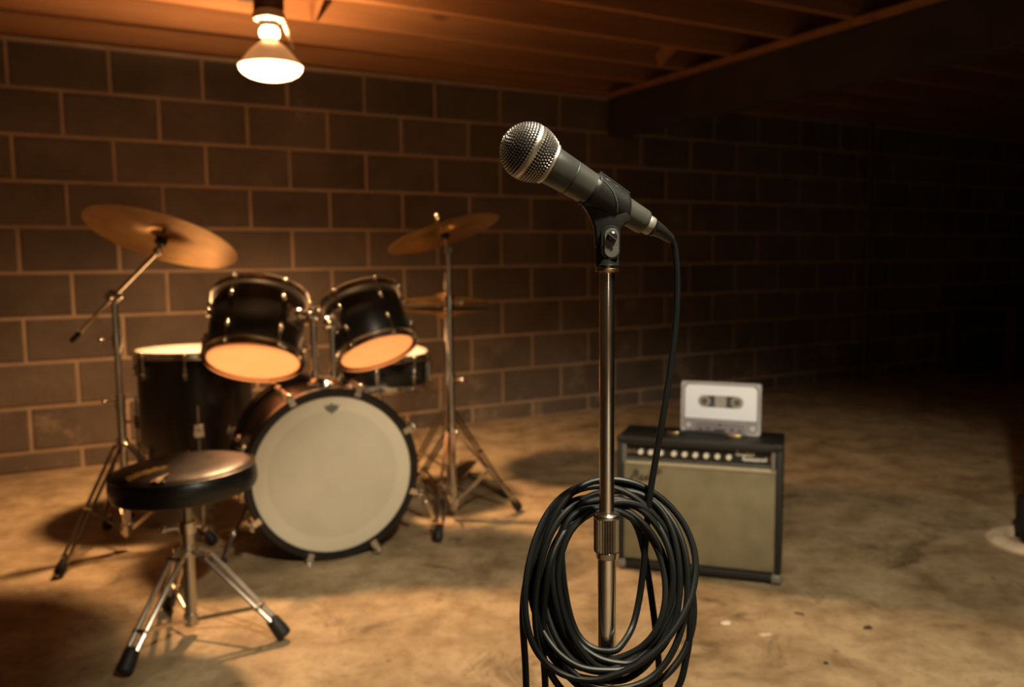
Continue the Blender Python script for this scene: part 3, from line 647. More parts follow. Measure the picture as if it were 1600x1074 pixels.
# ------------------------------------------------------------------ cymbals and stands
def cymbal(name, label, loc, axis, R, group=None, flip=False):
    t = thing(name, label, 'cymbal', loc, axis_rot(axis), group)
    up = [(0.006, 0.034), (0.02, 0.0325), (0.035, 0.027), (0.045, 0.019), (0.050, 0.0155), (R * .45, 0.0125), (R * .75, 0.0065), (R * .93, 0.0018), (R, -0.001)]
    dn = [(r, z - 0.0018) for r, z in reversed(up)]
    if flip: up, dn = [(r, -z) for r, z in up], [(r, -z) for r, z in dn]
    MB().lathe(up + dn, n=72, closed=True).build('disc', 'cymbal_bronze', t)
    return t
def tripod(t, c, feet, ztop, zlow, foot_r=0.017, foot_l=0.055, bar=0.0115, gap=0.014, mid=0.55, m='chrome', boss=0.02):
    c = Vector(c)
    up = MB().cyl(c + Vector((0, 0, ztop - 0.02)), c + Vector((0, 0, ztop + 0.02)), boss, n=20).build('upper_collar', m, t)
    MB().ball(c + Vector((0, 0, ztop)) + Vector((0.02, -0.022, 0)), 0.009, 10).build('wing_screw', m, up)
    MB().cyl(c + Vector((0, 0, zlow - 0.015)), c + Vector((0, 0, zlow + 0.015)), boss, n=20).build('lower_collar', m, t)
    for fx, fy in feet:
        fo = Vector((fx, fy, 0)); d = (fo - c); d.z = 0; R = d.length; d.normalize(); sd = Vector((-d.y, d.x, 0))
        A = c + d * boss * 0.8 + Vector((0, 0, ztop)); B = c + d * (R - 0.02) + Vector((0, 0, foot_l * 0.75))
        Mp = A.lerp(B, mid)
        mb = MB()
        for g in (-1, 1): mb.beam(A + sd * gap * g, B + sd * gap * 0.8 * g, 0.0045, bar, up=sd)
        lg = mb.build('leg', m, t)
        br = MB()
        low = c + d * boss * 0.8 + Vector((0, 0, zlow))
        br.beam(low, Mp, bar * 0.9, 0.004, up=sd)
        br.build('brace', m, t)
        MB().cyl(Mp - sd * 0.02, Mp + sd * 0.02, 0.006, n=10).build('rivet', m, lg)
        MB().cyl(B - sd * 0.016 - (B - A).normalized() * 0.02, B + sd * 0.016 - (B - A).normalized() * 0.02, 0.006, n=10).build('rivet', m, lg)
        dirn = (fo - (B - d * 0.0)).normalized()
        st = B - (B - A).normalized() * 0.012
        dn = ((fo + Vector((0, 0, foot_r * 0.55))) - st)
        L = dn.length
        MB().lathe([(0, 0), (foot_r * .62, 0), (foot_r * .8, L * .2), (foot_r, L * .55), (foot_r * 0.98, L * .85), (foot_r * .7, L), (0, L * 1.02)], st, dn, 16).build('rubber_foot', 'rubber', lg)

# left boom stand
CS = Vector((-1.28, 2.73, 0))
t = thing('cymbal_stand', 'chrome boom cymbal stand with long angled arm at the far left', 'stand', CS, group='cymbal stands')
tripod(t, CS, [(-1.382, 2.485), (-1.005, 2.765), (-1.455, 2.95)], 0.36, 0.075)
MB().cyl(CS + Vector((0, 0, 0.05)), CS + Vector((0, 0, 0.50)), 0.0135).build('lower_tube', 'chrome', t)
MB().cyl(CS + Vector((0, 0, 0.50)), CS + Vector((0, 0, 0.845)), 0.0105).build('upper_tube', 'chrome', t)
for z in (0.50, 0.70):
    j = MB().cyl(CS + Vector((0, 0, z - 0.022)), CS + Vector((0, 0, z + 0.022)), 0.0165, n=18).build('height_collar', 'chrome', t)
    MB().cyl(CS + Vector((0, 0, z)), CS + Vector((-0.04, -0.015, z)), 0.005).ball(CS + Vector((-0.043, -0.016, z)), 0.009, 10).build('wing_screw', 'chrome', j)
bo0, bo1 = at(112, 533, 2.78), at(247, 392, 2.655)
bm_ = at(178, 463, 2.72)
bo = MB().tube([bo0, bm_, bo1], 0.0065).build('boom_arm', 'chrome', t)
MB().cyl(bo0, bo0 + (bo1 - bo0).normalized() * 0.05, 0.0085).build('boom_grip', 'rubber', bo)
cl = MB().ball(bm_, 0.022, 16).build('boom_clamp', 'dull_steel', t)
MB().cyl(bm_ + Vector((-0.005, -0.03, 0)), bm_ + Vector((0.005, 0.03, 0)), 0.012, n=14).build('clamp_screw', 'chrome', cl)
cc = Vector((-1.07, 2.617, 1.025)); cn = Vector((0.167, 0.368, 0.915)).normalized()
ti = MB().ball(bo1, 0.015, 14).build('tilter', 'chrome', t)
MB().tube([bo1, cc - cn * 0.035, cc + cn * 0.06], 0.0045).build('tilter_rod', 'dull_steel', ti)
MB().cyl(cc - cn * 0.022, cc - cn * 0.004 + cn * 0.002, 0.018, n=18).build('felt', 'rubber', ti)
MB().cyl(cc + cn * 0.037, cc + cn * 0.055, 0.012, n=14).build('wing_nut', 'chrome', ti)
cymbal('crash_cymbal', 'large bronze cymbal tilted on the boom arm at the left', cc, cn, 0.2286, group='bronze cymbals')

# straight stand right of the bass drum
SA = Vector((-0.222, 3.02, 0))
t = thing('cymbal_stand', 'straight chrome cymbal stand right of the bass drum', 'stand', SA, group='cymbal stands')
tripod(t, SA, [(-0.257, 2.766), (0.022, 3.122), (-0.425, 3.183)], 0.33, 0.07)
MB().cyl(SA + Vector((0, 0, 0.04)), SA + Vector((0, 0, 0.52)), 0.0135).build('lower_tube', 'chrome', t)
MB().cyl(SA + Vector((0, 0, 0.52)), SA + Vector((0, 0, 0.80)), 0.011).build('middle_tube', 'chrome', t)
MB().cyl(SA + Vector((0, 0, 0.80)), SA + Vector((0, 0, 0.985)), 0.008).build('upper_tube', 'chrome', t)
for z in (0.52, 0.80):
    j = MB().cyl(SA + Vector((0, 0, z - 0.022)), SA + Vector((0, 0, z + 0.022)), 0.0165, n=18).build('height_collar', 'chrome', t)
    MB().cyl(SA + Vector((0, 0, z)), SA + Vector((0.04, -0.015, z)), 0.005).ball(SA + Vector((0.043, -0.016, z)), 0.009, 10).build('wing_screw', 'chrome', j)
ac = Vector((-0.239, 3.031, 1.043)); an = Vector((-0.298, 0.151, 0.943)).normalized()
ti = MB().cyl(SA + Vector((0, -0.014, 0.985)), SA + Vector((0, 0.014, 0.985)), 0.015, n=16).build('tilter', 'chrome', t)
MB().tube([SA + Vector((0, 0, 0.985)), ac - an * 0.03, ac + an * 0.07], 0.0045).build('tilter_rod', 'chrome', ti)
MB().cyl(ac - an * 0.02, ac - an * 0.002, 0.018, n=18).build('felt', 'rubber', ti)
MB().cyl(ac + an * 0.036, ac + an * 0.05, 0.016, n=16).ball(ac + an * 0.066, 0.012, 12).build('wing_nut', 'chrome', ti)
cymbal('crash_cymbal', 'bronze cymbal tilted up to the right on the straight stand', ac, an, 0.206, group='bronze cymbals')

# hi-hat behind it
HH = Vector((-0.268, 3.45, 0))
t = thing('hi_hat_stand', 'chrome hi-hat stand standing behind the straight cymbal stand', 'stand', HH)
tripod(t, HH, [(-0.025, 3.30), (-0.46, 3.30), (-0.29, 3.72)], 0.34, 0.09)
MB().cyl(HH + Vector((0, 0, 0.05)), HH + Vector((0, 0, 0.60)), 0.0125).build('lower_tube', 'chrome', t)
MB().cyl(HH + Vector((0, 0, 0.60)), HH + Vector((0, 0, 0.76)), 0.0095).build('upper_tube', 'chrome', t)
MB().cyl(HH + Vector((0, 0, 0.76)), HH + Vector((0, 0, 0.90)), 0.0035).build('pull_rod', 'chrome', t)
MB().cyl(HH + Vector((0, 0, 0.83)), HH + Vector((0, 0, 0.865)), 0.010, n=14).build('clutch', 'chrome', t)
MB().cyl(HH + Vector((0, 0, 0.718)), HH + Vector((0, 0, 0.7415)), 0.022, n=16).build('cymbal_seat', 'rubber', t)
pd = MB().beam(HH + Vector((0.01, 0.02, 0.03)), HH + Vector((0.07, 0.26, 0.055)), 0.075, 0.01).build('pedal', 'dull_steel', t)
MB().box(HH + Vector((0.01, 0.04, 0.008)), (0.09, 0.10, 0.012)).build('pedal_base', 'dull_steel', pd)
cymbal('hi_hat_cymbal', 'upper bronze hi-hat cymbal with raised bell', HH + Vector((0, 0, 0.786)), (0.03, 0.0, 1), 0.178, group='hi-hat pair')
cymbal('hi_hat_cymbal', 'lower bronze hi-hat cymbal turned bell down', HH + Vector((0, 0, zp - 0.008)), (0.0, 0.02, 1), 0.178, group='hi-hat pair', flip=True)

# ------------------------------------------------------------------ drum stool
SC = Vector((-0.826, 2.085, 0))
t = thing('drum_stool', 'round black padded drum stool with torn top and chrome tripod legs', 'stool', SC)
SR = 0.177
tilt = Vector((-0.045, -0.01, 1)).normalized(); so = SC + Vector((0, 0, 0.372))
seat = MB().lathe([(0, 0.0), (SR - 0.02, 0.0), (SR - 0.006, 0.006), (SR, 0.018), (SR + 0.001, 0.035), (SR - 0.001, 0.052), (SR - 0.006, 0.060)], so, tilt, 64).build('cushion_side', 'vinyl_side', t)
prof = [(SR - 0.006, 0.060), (SR - 0.014, 0.067), (SR - 0.03, 0.072), (0.10, 0.0755), (0.05, 0.076), (0, 0.0755)]
top = MB().lathe(prof, so, tilt, 64); top.build('cushion_top', 'vinyl', t)
MB().torus(so + tilt * 0.061, tilt, SR - 0.0045, 0.003, 64, 8).build('piping', 'vinyl_side', seat)
tx = Vector((1, 0, 0)); tx = (tx - tilt * tx.dot(tilt)).normalized(); ty = tilt.cross(tx)
def on_top(x, y, h=0.0):
    r = math.hypot(x, y)
    z = 0.0755 if r < 0.1 else (0.0755 - 0.0035 * (r - 0.1) / (SR - .03 - .1) if r < SR - 0.03 else (0.072 - 0.005 * (r - SR + .03) / .016 if r < SR - .014 else 0.067 - 0.007 * (r - SR + .014) / 0.008))
    return so + tx * x + ty * y + tilt * (z + h)
def tear(cx, cy, ang, ln, wd, name, m, seed, h):
    rnd = random.Random(seed); b = MB(); N = 12; L = []; Rr = []; Mid = []
    for i in range(N + 1):
        u = i / N; ww = wd * (1 - u) ** 0.7 * (0.75 + 0.5 * rnd.random()) + 0.0012
        x0 = cx + math.cos(ang) * ln * u; y0 = cy + math.sin(ang) * ln * u + 0.006 * math.sin(u * 5)
        L.append(on_top(x0 - math.sin(ang) * ww, y0 + math.cos(ang) * ww, 0.0006)); Rr.append(on_top(x0 + math.sin(ang) * ww, y0 - math.cos(ang) * ww, 0.0006)); Mid.append(on_top(x0, y0, h * (0.6 + 0.6 * rnd.random())))
    vs = L + Mid + Rr; n = N + 1
    fs = [(i, i + 1, n + i + 1, n + i) for i in range(N)] + [(n + i, n + i + 1, 2 * n + i + 1, 2 * n + i) for i in range(N)]
    return b.add(vs, fs).build(name, m, seat)
tear(-0.088, -0.128, 0.95, 0.115, 0.019, 'torn_foam', 'foam', 3, 0.008)
tear(-0.004, -0.160, 1.35, 0.06, 0.012, 'torn_foam', 'shell_wood', 5, 0.005)
tear(0.012, -0.160, 1.5, 0.045, 0.006, 'torn_vinyl', 'vinyl_side', 6, 0.006)
MB().lathe([(0, -0.012), (0.05, -0.012), (0.09, -0.002), (0.09, 0.0), (0, 0.0)], so, tilt, 24).build('seat_plate', 'dull_steel', t)
MB().cyl(SC + Vector((0, 0, 0.26)), SC + Vector((0, 0, 0.365)), 0.0115).build('seat_post', 'dull_steel', t)
MB().cyl(SC + Vector((0, 0, 0.025)), SC + Vector((0, 0, 0.285)), 0.0155, n=20).build('lower_tube', 'stool_chrome', t)
col = MB().cyl(SC + Vector((0, 0, 0.268)), SC + Vector((0, 0, 0.296)), 0.0205, n=20).build('height_collar', 'chrome', t)
MB().cyl(SC + Vector((-0.05, -0.02, 0.283)), SC + Vector((0.03, 0.012, 0.283)), 0.006).ball(SC + Vector((-0.052, -0.021, 0.283)), 0.010, 10).build('wing_screw', 'chrome', col)
MB().cyl(SC + Vector((0, 0, 0.205)), SC + Vector((0, 0, 0.235)), 0.0205, n=20).build('upper_collar', 'stool_chrome', t)
lowc = MB().cyl(SC + Vector((0, 0, 0.028)), SC + Vector((0, 0, 0.058)), 0.0195, n=20).build('lower_collar', 'stool_chrome', t)
for fx, fy in ((-0.898, 1.858), (-0.578, 2.045), (-0.955, 2.245)):
    fo = Vector((fx, fy, 0)); d = fo - SC; R = d.length; d.normalize(); sd = Vector((-d.y, d.x, 0))
    A0 = SC + d * 0.02 + Vector((0, 0, 0.222)); A1 = SC + d * 0.05 + Vector((0, 0, 0.212)); B = SC + d * (R - 0.03) + Vector((0, 0, 0.052))
    mb = MB()
    for g in (-1, 1): mb.tube([A0 + sd * 0.011 * g, A1 + sd * 0.016 * g, B + sd * 0.012 * g], 0.0062, 10)
    lg = mb.build('leg', 'stool_chrome', t)
    Mp = A1.lerp(B, 0.8)
    MB().beam(SC + d * 0.018 + Vector((0, 0, 0.043)), Mp, 0.004, 0.010).build('brace', 'stool_chrome', t)
    MB().cyl(Mp - sd * 0.02, Mp + sd * 0.02, 0.006, n=10).build('rivet', 'chrome', lg)
    MB().cyl(A1 - sd * 0.022, A1 + sd * 0.022, 0.006, n=10).build('rivet', 'chrome', lg)
    st = B - (B - A1).normalized() * 0.008; dn = fo + Vector((0, 0, 0.012)) - st; L = dn.length
    MB().lathe([(0, 0), (0.013, 0), (0.017, L * .12), (0.0195, L * .6), (0.020, L * .9), (0.015, L * 1.02), (0, L * 1.04)], st, dn, 18).build('rubber_foot', 'rubber', lg)

# ------------------------------------------------------------------ guitar amplifier
AFL = Vector((0.315, 2.518, 0)); AFR = Vector((0.767, 2.362, 0)); AW = (AFR - AFL).length; AA = math.atan2(AFR.y - AFL.y, AFR.x - AFL.x)
AH, AD = 0.414, 0.185
amp = thing('guitar_amplifier', 'black combo guitar amplifier with beige woven grille and a row of pale knobs', 'amplifier', AFL, zrot(AA))
cab = MB().box((AW / 2, AD / 2, AH - 0.012), (AW, AD, 0.024)).box((0.009, AD / 2, AH / 2 - 0.006), (0.018, AD, AH - 0.024)).box((AW - 0.009, AD / 2, AH / 2 - 0.006), (0.018, AD, AH - 0.024)).box((AW / 2, AD / 2, 0.020), (AW - 0.036, AD, 0.024)).box((AW / 2, AD - 0.006, AH / 2), (AW - 0.03, 0.012, AH - 0.04))
cab.build('cabinet', 'tolex', amp, bevel=0.004, seg=2)
gx0, gx1, gz0, gz1 = 0.018, AW - 0.018, 0.034, 0.340
MB().box(((gx0 + gx1) / 2, 0.018, (gz0 + gz1) / 2), (gx1 - gx0, 0.014, gz1 - gz0)).build('grille', 'grille_cloth', amp, bevel=0.003, seg=2)
MB().box(((gx0 + gx1) / 2, 0.010, gz1 - 0.006), (gx1 - gx0, 0.010, 0.012)).build('grille_piping', 'piping', amp, bevel=0.003, seg=2)
pz0, pz1 = 0.344, 0.388
ey = Vector((0, 0.10, 1)).normalized()
pn = MB().prism([(gx0, pz0), (gx1, pz0), (gx1, pz1), (gx0, pz1)], (0, 0.03, 0), (1, 0, 0), (0, 0, 1), (0, 1, 0), 0.01).build('control_panel', 'panel_black', amp)
for x in (gx0 + 0.003, gx1 - 0.008):
    MB().box((x, 0.012, (pz0 + pz1) / 2 - 0.004), (0.012, 0.02, pz1 - pz0 + 0.012)).build('panel_trim', 'silver_trim', amp, bevel=0.002)
MB().box(((gx0 + gx1) / 2, 0.022, pz0 + 0.0015), (gx1 - gx0 - 0.02, 0.014, 0.003)).build('panel_edge', 'silver_trim', amp)
SK = MB().lathe([(0, 0), (0.0125, 0), (0.012, 0.004), (0.0085, 0.007), (0, 0.007)], ax=(0, -1, 0), n=24).mesh('knob', 'knob_skirt')
CP = MB().lathe([(0.008, 0.007), (0.0078, 0.018), (0.0068, 0.0195), (0, 0.0195)], ax=(0, -1, 0), n=24).mesh('knob_cap', 'knob_cap')
for f_ in (.145, .208, .272, .353, .418, .484, .55, .617, .685):
    k = link('knob', SK, amp, (AW * f_, 0.025, 0.367)); link('knob_cap', CP, k)
for f_ in (.07, .102):
    MB().lathe([(0, 0), (0.007, 0), (0.007, 0.006), (0.004, 0.006), (0.004, 0.001), (0, 0.001)], (AW * f_, 0.025, 0.366), (0, -1, 0), 16).build('input_jack', 'dull_steel', amp)
MB().lathe([(0.0085, 0), (0.0085, 0.006), (0.006, 0.010), (0, 0.011)], (AW * 0.937, 0.025, 0.366), (0, -1, 0), 16).build('pilot_jewel', 'jewel', amp)
def scribble(pts, r, name, m, y=0.024):
    return MB().tube(spline([(x, y, z) for x, z in pts], 6), r, 6).build(name, m, amp)
def script_line(x0, z0, ln, amp_h, loops, seed):
    rnd = random.Random(seed); P = []
    for i in range(loops * 4):
        u = i / (loops * 4 - 1); hh = amp_h * (1.7 if i in (1, loops * 2 + 1) else 1)
        P.append((x0 + ln * u + (0.0022 if i % 4 == 1 else (-0.0012 if i % 4 == 3 else 0)), z0 + u * 0.001 + [0, hh, 0.2 * hh, -0.25 * hh][i % 4] * rnd.uniform(.8, 1.15)))
    return P
scribble(script_line(AW * .725, 0.3735, 0.052, 0.0065, 6, 1), 0.0019, 'script_lettering', 'script_print')
scribble(script_line(AW * .765, 0.359, 0.068, 0.0065, 7, 2), 0.0019, 'script_lettering', 'script_print')
# script badge on the grille cloth
lx, lz = 0.034, 0.286
bd = scribble([(lx, lz - 0.012), (lx + 0.012, lz + 0.006), (lx + 0.022, lz + 0.016), (lx + 0.03, lz + 0.02), (lx + 0.024, lz + 0.004), (lx + 0.03, lz - 0.002), (lx + 0.038, lz + 0.008), (lx + 0.034, lz - 0.004), (lx + 0.045, lz + 0.004), (lx + 0.047, lz - 0.004), (lx + 0.055, lz + 0.01), (lx + 0.056, lz - 0.002), (lx + 0.066, lz + 0.012), (lx + 0.068, lz + 0.03), (lx + 0.066, lz + 0.004), (lx + 0.076, lz + 0.012), (lx + 0.086, lz + 0.02)], 0.0036, 'script_badge', 'logo_metal', y=0.0095)
for x, z in ((lx + 0.022, lz + 0.02), (lx + 0.09, lz + 0.026), (lx + 0.045, lz + 0.001)):
    MB().lathe([(0.008, 0), (0.0075, 0.003), (0.004, 0.003), (0.004, 0)], (x, 0.0105, z), (0, -1, 0), 18).build('badge_stud', 'logo_metal', bd)
# strap handle on the top, metal corners
hy = 0.062
MB().tube(spline([(AW * .34, hy, AH + 0.004), (AW * .42, hy, AH + 0.012), (AW * .52, hy, AH + 0.013), (AW * .62, hy, AH + 0.012), (AW * .70, hy, AH + 0.004)]), 0.006, 10).build('handle', 'rubber', amp)
for f_ in (.33, .71):
    MB().box((AW * f_, hy, AH + 0.006), (0.038, 0.026, 0.012)).build('handle_cap', 'brass', amp, bevel=0.003, seg=2)
for x in (0.012, AW - 0.012):
    for z in (0.014,):
        MB().box((x, 0.010, z + 0.006), (0.030, 0.028, 0.026)).build('corner_guard', 'silver_trim', amp, bevel=0.006, seg=2)
    MB().box((x, 0.012, AH - 0.008), (0.028, 0.028, 0.020)).build('corner_guard', 'tolex', amp, bevel=0.005, seg=2)
    for y in (0.02, AD - 0.02):
        MB().cyl((x * 0.9 + AW * .05, y, 0.0), (x * 0.9 + AW * .05, y, 0.010), 0.012).build('rubber_foot', 'rubber', amp)

# ------------------------------------------------------------------ cassette standing on the amplifier
CL = Vector((0.521, 2.594, AH)); CR2 = Vector((0.743, 2.496, AH)); CWD = 0.238; CHT = 0.156; CT = 0.022
CA = math.atan2(CR2.y - CL.y, CR2.x - CL.x)
lean = Quaternion((1, 0, 0), -0.05)
cas = thing('cassette_tape', 'oversized clear grey cassette tape with blank white label standing on the amplifier', 'cassette', (CL + CR2) / 2 + Vector((0, -0.006, 0.0006)), zrot(CA) @ lean)
def rrect(w, h, r, n=6, cx=0, cz=0):
    P = []
    for (sx, sz, a0) in ((1, 1, 0), (-1, 1, 90), (-1, -1, 180), (1, -1, 270)):
        for i in range(n + 1):
            a = math.radians(a0 + 90 * i / n); P.append((cx + sx * (w / 2 - r) + r * math.cos(a), cz + sz * (h / 2 - r) + r * math.sin(a)))
    return P
XX, ZZ, YY = (1, 0, 0), (0, 0, 1), (0, 1, 0)
MB().prism(rrect(CWD, CHT, 0.007, cz=CHT / 2), (0, 0, 0), XX, ZZ, YY, CT * 0.8).build('shell', 'cassette_shell', cas)
def ring_between(outer, inner, y0, y1):
    b = MB(); n = len(outer)
    vs = [(x, y0, z) for x, z in outer] + [(x, y0, z) for x, z in inner] + [(x, y1, z) for x, z in outer] + [(x, y1, z) for x, z in inner]
    fs = []
    for i in range(n):
        j = (i + 1) % n
        fs += [(i, j, n + j, n + i), (2 * n + i, 3 * n + i, 3 * n + j, 2 * n + j), (i, 2 * n + i, 2 * n + j, j), (n + i, n + j, 3 * n + j, 3 * n + i)]
    return b.add(vs, fs)
def cast(shape, n, c):                        # radial samples of a convex polygon
    out = []
    for k in range(n):
        a = 2 * PI * k / n; d = (math.cos(a), math.sin(a)); best = None
        for i in range(len(shape)):
            x1, z1 = shape[i][0] - c[0], shape[i][1] - c[1]; x2, z2 = shape[(i + 1) % len(shape)][0] - c[0], shape[(i + 1) % len(shape)][1] - c[1]
            den = d[0] * (z2 - z1) - d[1] * (x2 - x1)
            if abs(den) < 1e-12: continue
            tt = (x1 * (z2 - z1) - z1 * (x2 - x1)) / den; uu = (x1 * d[1] - z1 * d[0]) / den
            if tt > 0 and -1e-6 <= uu <= 1 + 1e-6 and (best is None or tt < best): best = tt
        out.append((c[0] + d[0] * best, c[1] + d[1] * best))
    return out
yf = -CT / 2
wc = (0, 0.097)
ring_between(cast(rrect(CWD, CHT, 0.007, cz=CHT / 2), 180, wc), cast(rrect(CWD - 0.011, CHT - 0.011, 0.005, cz=CHT / 2), 180, wc), yf - 0.0003, yf + 0.004).build('shell_rim', 'cassette_edge', cas)
labP = [(-0.107, 0.0435), (0.107, 0.0435)] + [(0.107, 0.134), (0.103, 0.142), (0.095, 0.146), (-0.095, 0.146), (-0.103, 0.142), (-0.107, 0.134)]
winP = rrect(0.134, 0.036, 0.0178, 8, 0, wc[1])
ring_between(cast(labP, 240, wc), cast(winP, 240, wc), yf + 0.0012, yf + 0.0024).build('label', 'cassette_label', cas)
wn = MB().prism(winP, (0, yf + 0.003, 0), XX, ZZ, YY, 0.002).build('window', 'cassette_window', cas)
for sx in (-1, 1):
    hb = MB().lathe([(0.0175, 0), (0.017, 0.0016), (0.011, 0.0016), (0.011, 0)], (sx * 0.0485, yf + 0.0022, wc[1]), (0, -1, 0), 28).build('hub', 'cassette_hub', cas)
    MB().lathe([(0, 0.0008), (0.0115, 0.0008), (0.0115, 0)], (sx * 0.0485, yf + 0.0022, wc[1]), (0, -1, 0), 24).build('hub_core', 'cassette_hub_core', hb)
    for k in range(6):
        a = PI / 3 * k; MB().box((sx * 0.0485 + 0.009 * math.cos(a), yf + 0.001, wc[1] + 0.009 * math.sin(a)), (0.004, 0.002, 0.0025), Matrix.Rotation(-a, 3, 'Y')).build('tooth', 'cassette_hub', hb)
    MB().lathe([(0, 0.002), (0.0075, 0.002), (0.008, 0)], (sx * 0.096, yf + 0.0018, 0.021), (0, -1, 0), 20).build('boss', 'screw_pale', cas)
    for z in (0.148, 0.0085): MB().lathe([(0, 0.001), (0.004, 0.001), (0.0045, 0)], (sx * 0.1115, yf + 0.0016, z), (0, -1, 0), 14).build('screw', 'screw_pale', cas)
MB().box((0, yf + 0.0012, wc[1]), (0.034, 0.001, 0.034)).build('window_print', 'cassette_hub', wn)
pl = MB().prism([(-0.082, 0.001), (0.082, 0.001), (0.071, 0.035), (-0.071, 0.035)], (0, yf + 0.0006, 0), XX, ZZ, YY, 0.0036).build('head_plate', 'cassette_plate', cas, bevel=0.0008)
for a_, b_ in (((-0.082, 0.001), (-0.071, 0.035)), ((0.082, 0.001), (0.071, 0.035)), ((-0.071, 0.035), (0.071, 0.035))):
    MB().tube([(a_[0], yf - 0.001, a_[1] + .001), (b_[0], yf - 0.001, b_[1])], 0.0011, 6).build('plate_ridge', 'cassette_edge', pl)
for x, z in ((-0.058, 0.011), (-0.036, 0.0145), (0, 0.027), (0.036, 0.0145), (0.058, 0.011)):
    MB().lathe([(0, 0.0006), (0.0036, 0.0006), (0.0036, 0)], (x, yf - 0.0011, z), (0, -1, 0), 14).build('hole', 'mic_seam', pl)
MB().box((0, yf - 0.0013, 0.009), (0.032, 0.0008, 0.010)).build('pressure_pad', 'cassette_window', pl)

# ------------------------------------------------------------------ microphone
SX, SY = 0.0862, 0.765            # stand axis
A_ = math.radians(15)
AX = ((RT * 0.880 - UP * 0.475).normalized() * math.cos(A_) + FW * math.sin(A_)).normalized()   # ball to tail
MBC = at(826.5, 237.5, 0.752)
mic = thing('microphone', 'dark grey vocal microphone with ball grille held in the stand clip', 'microphone', MBC)
BRAD = 0.0249
def ballr(z):                                 # grille radius along the axis (z measured from ball centre to tail)
    if z <= 0: return math.sqrt(max(0, BRAD ** 2 - (z * 1.0) ** 2))
    u = z / 0.0205; return BRAD - (BRAD - 0.0180) * u ** 1.9
MB().lathe([(0, -BRAD + 0.001)] + [(ballr(z) - 0.0011, z) for z in [-0.0235, -0.021, -0.018, -0.014, -0.009, -0.004, 0, 0.006, 0.012, 0.018, 0.0205]], MBC, AX, 40).build('inner_foam', 'mic_foam', mic)
# woven wire: fine beads, too many to count
bx, by, ba = frame(AX); beads = MB(); step = 0.00255
prof = []
z = -BRAD + 0.0002; th = 0.0
arc = [( -BRAD * math.cos(a), BRAD * math.sin(a)) for a in [i * step / BRAD for i in range(1, int(BRAD * PI / 2 / step) + 1)]]
zz = 0.0
while zz < 0.0195:
    zz += step * 0.97; arc.append((zz, ballr(zz)))
for i, (z, rr) in enumerate(arc):
    if abs(z + 0.0005) < 0.0026 or z > 0.0188: continue
    n = max(5, int(2 * PI * rr / (step * 1.08)))
    for k in range(n):
        a = 2 * PI * (k + 0.5 * (i % 2)) / n
        c = MBC + AX * z + bx * (rr * math.cos(a)) + by * (rr * math.sin(a))
        nrm = (bx * math.cos(a) + by * math.sin(a)) * (rr / BRAD) + AX * (z / BRAD)
        tg = (-bx * math.sin(a) + by * math.cos(a)); nt_ = nrm.normalized(); bt = nt_.cross(tg)
        s1, s2, s3 = 0.00128, 0.00110, 0.00098
        vs = [c + tg * s1, c - tg * s1, c + bt * s2, c - bt * s2, c + nt_ * s3, c - nt_ * s3]
        q = [c + (tg + nt_) * 0.00088, c + (-tg + nt_) * 0.00088, c + (bt + nt_) * 0.00080, c + (-bt + nt_) * 0.00080]
        beads.add(vs[:4] + q + [vs[4]], [(0, 2, 6, 4), (2, 1, 5, 6), (1, 3, 7, 5), (3, 0, 4, 7), (4, 6, 8), (6, 5, 8), (5, 7, 8), (7, 4, 8)])
gm = beads.build('grille_mesh', 'mic_mesh', mic); gm['kind'] = 'stuff'
MB().lathe([(BRAD - 0.0015, -0.0031), (BRAD + 0.0002, -0.0030), (BRAD + 0.0007, -0.0012), (BRAD + 0.0002, -0.0009), (BRAD + 0.0002, -0.0003), (BRAD + 0.0007, 0.0), (BRAD + 0.0003, 0.0019), (BRAD - 0.0015, 0.0020)], MBC, AX, 64).build('grille_band', 'mic_band', mic)
MB().lathe([(0.0150, 0.0182), (0.0187, 0.0184), (0.0192, 0.0196), (0.0190, 0.0212), (0.0178, 0.0222), (0.0150, 0.0222)], MBC, AX, 56).build('grille_collar', 'mic_band', mic)
MB().lathe([(0.0, 0.021), (0.0168, 0.021), (0.0171, 0.023), (0.0167, 0.030), (0.0161, 0.0425), (0.0156, 0.0435), (0.0156, 0.0441), (0.0160, 0.0445), (0.0148, 0.066), (0.0134, 0.085), (0.0120, 0.108), (0.0114, 0.1225), (0.0108, 0.1245), (0.0098, 0.1255), (0, 0.1255)], MBC, AX, 56).build('handle', 'mic_body', mic)
MB().lathe([(0.01585, 0.0432), (0.01600, 0.0436), (0.01600, 0.0440), (0.01585, 0.0444)], MBC, AX, 56).build('seam', 'mic_seam', mic)

# cable with its connector: connector, boot, run down, coil on the stand, tail to the floor
TAIL = MBC + AX * 0.1255
cable = thing('microphone_cable', 'black microphone cable hanging in a big coil around the chrome stand', 'cable', Vector((SX, SY - 0.02, 0.6)))
MB().lathe([(0, 0), (0.0086, 0), (0.0088, 0.0008), (0.0088, 0.0062), (0.0084, 0.0068), (0, 0.0068)], TAIL, AX, 32).build('connector_ring', 'silver_trim', cable)
CSX = 0.0032
p0 = TAIL + AX * 0.0064
boot_end = at(1048.5, 374, 0.797)
bp = spline([p0, p0.lerp(boot_end, 0.45) + UP * 0.0010, boot_end], 7)
MB().tube(bp, [0.0081 - 0.0040 * (i / (len(bp) - 1)) ** 1.2 for i in range(len(bp))], 18).build('connector_boot', 'black_plastic', cable)

